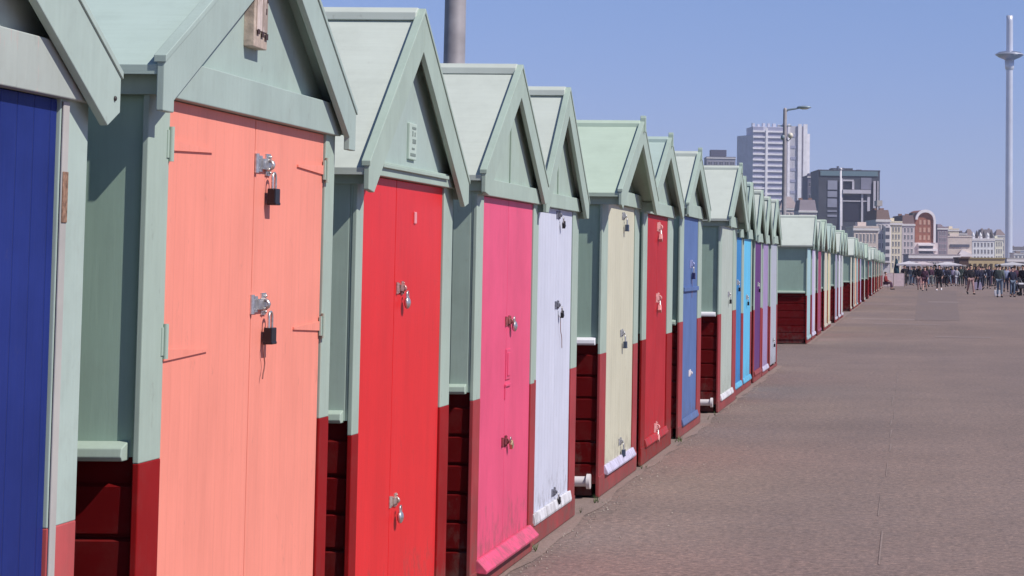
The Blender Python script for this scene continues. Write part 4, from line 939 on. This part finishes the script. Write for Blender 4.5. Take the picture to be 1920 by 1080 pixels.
people = [
 (1697, 535, 'stand', .4, 'black', 'black', 'person all in black, leftmost of the crowd by the white windbreak', 0, 0, 0),
 (1703, 533, 'walk', PI, 'navy', 'grey', 'person in a navy jacket and grey trousers walking away beside the leftmost one', 1, 0, 1),
 (1709, 534, 'stand', -.6, 'grey', 'jeans', 'person in a grey top and jeans, third of the left crowd', 0, 0, 0),
 (1716, 535, 'walk2', 0, 'black', 'navy', 'person in a black coat walking towards the camera right of the grey top', 1, 0, 0),
 (1724, 543, 'walk', PI, 'black', 'rose', 'person in a black top and rose coloured trousers walking away', 1, 0, 1),
 (1734, 545, 'walk2', 0, 'plum', 'plum', 'person in plum shorts with bare legs in front of the left crowd', 0, 1, 1),
 (1741, 534, 'stand', 1.2, 'lgrey', 'black', 'person in a light grey top and black trousers behind the bare legged one', 0, 0, 2),
 (1747, 533, 'walk', PI, 'navy', 'navy', 'person fully in navy walking away left of the black clothed one with white shoes', 0, 0, 0),
 (1761, 544, 'walk2', 0, 'black', 'black', 'person in black with white shoes in the middle of the crowd', 0, 0, 0),
 (1772, 534, 'stand', PI, 'white', 'black', 'person in a white top and black trousers behind the white shoed one', 1, 0, 1),
 (1779, 535, 'walk', .3, 'black', 'jeans', 'person in a black top and jeans right of the white top', 0, 0, 0),
 (1786, 533, 'stand', PI, 'mauve', 'navy', 'person in a mauve top left of the dark kiosk', 1, 0, 2),
 (1794, 536, 'walk2', PI, 'lgrey', 'lgrey', 'person dressed in pale grey from head to toe', 0, 0, 3),
 (1801, 536, 'stand', 0, 'dgreen', 'dgreen', 'person in dark green standing in front of the brown kiosk', 0, 0, 0),
 (1809, 535, 'walk', PI, 'grey', 'black', 'person in a grey jacket and black trousers behind the striding one', 1, 0, 1),
 (1820, 551, 'walk', .25, 'black', 'rose', 'person striding in a black jacket and rose brown trousers, in front of the crowd', 0, 0, 0),
 (1829, 537, 'walk2', PI, 'plum', 'black', 'person in a plum top between the striding one and the navy one', 1, 0, 0),
 (1838, 543, 'walk', PI + .2, 'navy', 'navy', 'person in navy carrying on away beside a mauve bag', 0, 0, 0),
 (1850, 534, 'stand', 0, 'white', 'grey', 'person in a white top and grey trousers far behind', 1, 0, 2),
 (1857, 536, 'walk', PI, 'black', 'plum', 'person in a black top and plum trousers left of the tall grey one', 0, 0, 0),
 (1864, 535, 'stand', -.8, 'white', 'black', 'fair haired person in a white top beside the tall grey green one', 1, 0, 2),
 (1874, 556, 'stand', PI - .3, 'ggrn', 'jeans', 'tall person in a grey green jacket and pale jeans standing nearest the camera', 0, 0, 0),
 (1886, 546, 'walk2', PI, 'lblue', 'navy', 'person in a light blue shirt and navy trousers', 0, 0, 1),
 (1898, 555, 'stand', .2, 'navy', 'jeans', 'person in a navy jacket and jeans near the right edge', 0, 0, 0),
 (1908, 548, 'walk', PI, 'brown', 'black', 'person in a brown jacket near the right edge', 1, 0, 1),
 (1917, 552, 'stand', -.3, 'black', 'black', 'person in black cut by the right edge of the photo', 0, 0, 0),
 (1732, 530, 'walk', 0, 'black', 'grey', 'person in a black top with grey hair, far behind the plum shorts', 0, 0, 3),
 (1755, 531, 'walk2', PI, 'dgreen', 'navy', 'person in a dark green top behind the black clothed one with white shoes', 0, 0, 0),
 (1768, 530, 'walk', PI, 'brown', 'jeans', 'person in a brown top and jeans under the white canopy', 1, 0, 1),
 (1815, 531, 'walk', 0, 'red', 'black', 'person in a dark red top behind the striding one', 0, 0, 0),
 (1845, 531, 'walk2', 0, 'grey', 'jeans', 'person in a grey top and jeans behind the one in navy', 0, 0, 0),
 (1880, 531, 'walk', PI, 'black', 'grey', 'person in a black top and grey trousers behind the light blue shirt', 0, 0, 0),
 (1700, 529, 'walk', PI, 'black', 'black', 'person in black, smallest figure between the two leftmost ones', 0, 0, 0),
 (1721, 530, 'stand', 0, 'navy', 'black', 'person in a navy top glimpsed behind the rose coloured trousers', 1, 0, 0),
 (1751, 536, 'walk2', 0, 'black', 'grey', 'person in a black top and grey trousers left of the white shoed one', 0, 0, 1),
 (1764, 532, 'stand', 0, 'navy', 'navy', 'person in navy just behind the white shoed one', 0, 0, 0),
 (1813, 540, 'walk2', PI, 'black', 'navy', 'person in a black top and navy trousers at the left shoulder of the striding one', 0, 0, 0),
 (1826, 532, 'stand', 0, 'black', 'black', 'small person in black behind the plum top', 1, 0, 0),
 (1835, 537, 'walk', 0, 'black', 'jeans', 'person in a black top and jeans left of the one in navy', 0, 0, 1),
 (1842, 539, 'stand', PI, 'black', 'black', 'person in black at the right shoulder of the one in navy', 0, 0, 0),
 (1902, 552, 'walk', PI, 'plum', 'navy', 'person in a plum top right of the navy jacket and jeans', 0, 0, 1),
 (1694, 532, 'walk2', 0, 'plum', 'black', 'person in a plum top half hidden by the leftmost black clothed one', 0, 0, 1),
 (1713, 531, 'walk', 0, 'dgreen', 'black', 'small person in a dark green top behind the black coat', 0, 0, 0),
 (1726, 534, 'stand', 2, 'black', 'navy', 'person in a black top and navy trousers close behind the rose trousers', 0, 0, 0),
 (1738, 538, 'walk', PI, 'black', 'jeans', 'person in a black top and jeans just right of the plum shorts', 1, 0, 1),
 (1745, 537, 'stand', 0, 'plum', 'grey', 'person in a plum top and grey trousers beside the one fully in navy', 0, 0, 0),
 (1775, 537, 'walk', PI, 'navy', 'black', 'person in a navy top and black trousers in front of the white top', 0, 0, 0),
 (1783, 531, 'walk2', 0, 'black', 'black', 'small person in black left of the mauve top', 0, 0, 0),
 (1805, 532, 'walk2', PI, 'black', 'dgreen', 'person in a black top and dark green trousers behind the dark green one', 1, 0, 0),
 (1832, 540, 'stand', .5, 'navy', 'black', 'person in a navy top and black trousers left of the mauve holdall', 0, 0, 1),
 (1854, 540, 'walk', 0, 'navy', 'navy', 'person all in navy halfway between the white tops', 0, 0, 0),
 (1869, 541, 'walk2', PI, 'black', 'black', 'person all in black behind the tall grey green jacket', 0, 0, 0),
 (1911, 534, 'walk', 0, 'white', 'jeans', 'small person in a white top and jeans behind the pushchair', 1, 0, 2),
 (1892, 533, 'stand', 0, 'rose', 'navy', 'person in a rose coloured top behind the navy jacket and jeans', 1, 0, 0),
]
for k, (u, v, ps_, fc, tp, lg, lb, lo, sh, hr) in enumerate(people):
    person(u, v, ps_, fc + random.uniform(-.15, .15), tp, lg, lb, bool(lo), bool(sh), hr, k % 3, 1.0 + random.uniform(-.05, .05), 'white' if 'white shoes' in lb and 'behind' not in lb else 'black')
def bag(u, v, m, label, s=1.0):
    x_, y_ = at(u, v); r = empty('shopping_bag', (x_, y_, 0)); tag(r, label, 'bag')
    MB().prism([(-.2 * s, .0), (.2 * s, .0), (.24 * s, .42 * s), (-.24 * s, .42 * s)], 'Y', -.09, .09).build('sack', m, r, .02)
    MB().tube([(-.1 * s, 0, .42 * s), (-.07 * s, 0, .58 * s), (.07 * s, 0, .58 * s), (.1 * s, 0, .42 * s)], .012, 6).build('handle', m, r)
    return r
bag(1834, 542, C_['mauve'], 'mauve holdall on the ground beside the person in navy', 1.3)
bag(1870, 554, C_['white'], 'white shopping bag by the feet of the tall grey green jacket', .8)
# pushchair at the right edge
x_, y_ = at(1912, 553); pc = empty('pushchair', (x_, y_, 0), .4); tag(pc, 'black pushchair with a white blanket at the right edge', 'pushchair')
MB().prism([(-.30, .45), (.30, .40), (.42, .85), (.30, 1.0), (.22, .72), (-.25, .62)], 'X', -.2, .2).build('seat', C_['black'], pc, .02)
MB().box(-.17, .17, -.18, .12, .66, .76).build('blanket', C_['white'], pc, .02)
MB().tube([(-.2, -.35, .15), (-.2, .25, .9), (-.2, .45, 1.05), (.2, .45, 1.05), (.2, .25, .9), (.2, -.35, .15)], .015, 8).build('frame', metal, pc)
for sx in (-.22, .22):
    for sy in (-.35, .3):
        mbw = MB().tube([(sx - .02, sy, .12), (sx + .02, sy, .12)], .12, 14).build('wheel', C_['black'], pc)

# thin sea haze over the whole place
hz = MB().box(-420, 420, -30, 2620, -1.2, 172).build('haze', [])
hm = bpy.data.materials.new('haze_air'); hm.use_nodes = True; t_ = hm.node_tree
for n_ in list(t_.nodes):
    if n_.type == 'BSDF_PRINCIPLED': t_.nodes.remove(n_)
pv = t_.nodes.new('ShaderNodeVolumePrincipled'); pv.inputs['Color'].default_value = (0.80, 0.82, 1.0, 1); pv.inputs['Density'].default_value = 0.00015
t_.links.new(pv.outputs[0], [n_ for n_ in t_.nodes if n_.type == 'OUTPUT_MATERIAL'][0].inputs['Volume'])
hz.data.materials.append(hm); hz['kind'] = 'stuff'

# grit and tufts gathered along the foot of the huts
gm = MB()
for k in range(900):
    y = 8 + (random.random() ** 1.6) * 28; x = -2.06 + abs(random.gauss(0, .10)) if random.random() < .8 else -2.0 + random.uniform(0, .6)
    r_ = random.uniform(.003, .010)
    a0 = random.uniform(0, 6.3); pts = [(x + r_ * math.cos(a0 + q * 2.1) * random.uniform(.7, 1.2), y + r_ * math.sin(a0 + q * 2.1), .004) for q in range(3)]
    gm.add(pts + [(x, y, .004 + r_ * random.uniform(.6, 1.1))], [(0, 1, 3), (1, 2, 3), (2, 0, 3)])
o = gm.build('grit', plain('grit_stone', (0.30, 0.25, 0.21), .9, 0, .3, 20)); o['kind'] = 'stuff'
wm = MB()
for k in range(26):
    y = random.choice((7.95, 10.2, 12.1, 14.0, 14.5, 17.0, 19.6, 22.4, 23.1, 25.9)) + random.uniform(-.12, .12); x = -2.10 + random.uniform(-.02, .05)
    for q in range(9):
        a0 = random.uniform(0, 6.3); L = random.uniform(.02, .06); dx, dy = math.cos(a0), math.sin(a0)
        wm.add([(x - dy * .002, y + dx * .002, .004), (x + dy * .002, y - dx * .002, .004), (x + dx * L * .6, y + dy * L * .6, .004 + L)], [(0, 1, 2)])
o = wm.build('weeds', plain('weed_green', (0.10, 0.14, 0.05), .9, 0, .3, 30)); o['kind'] = 'stuff'
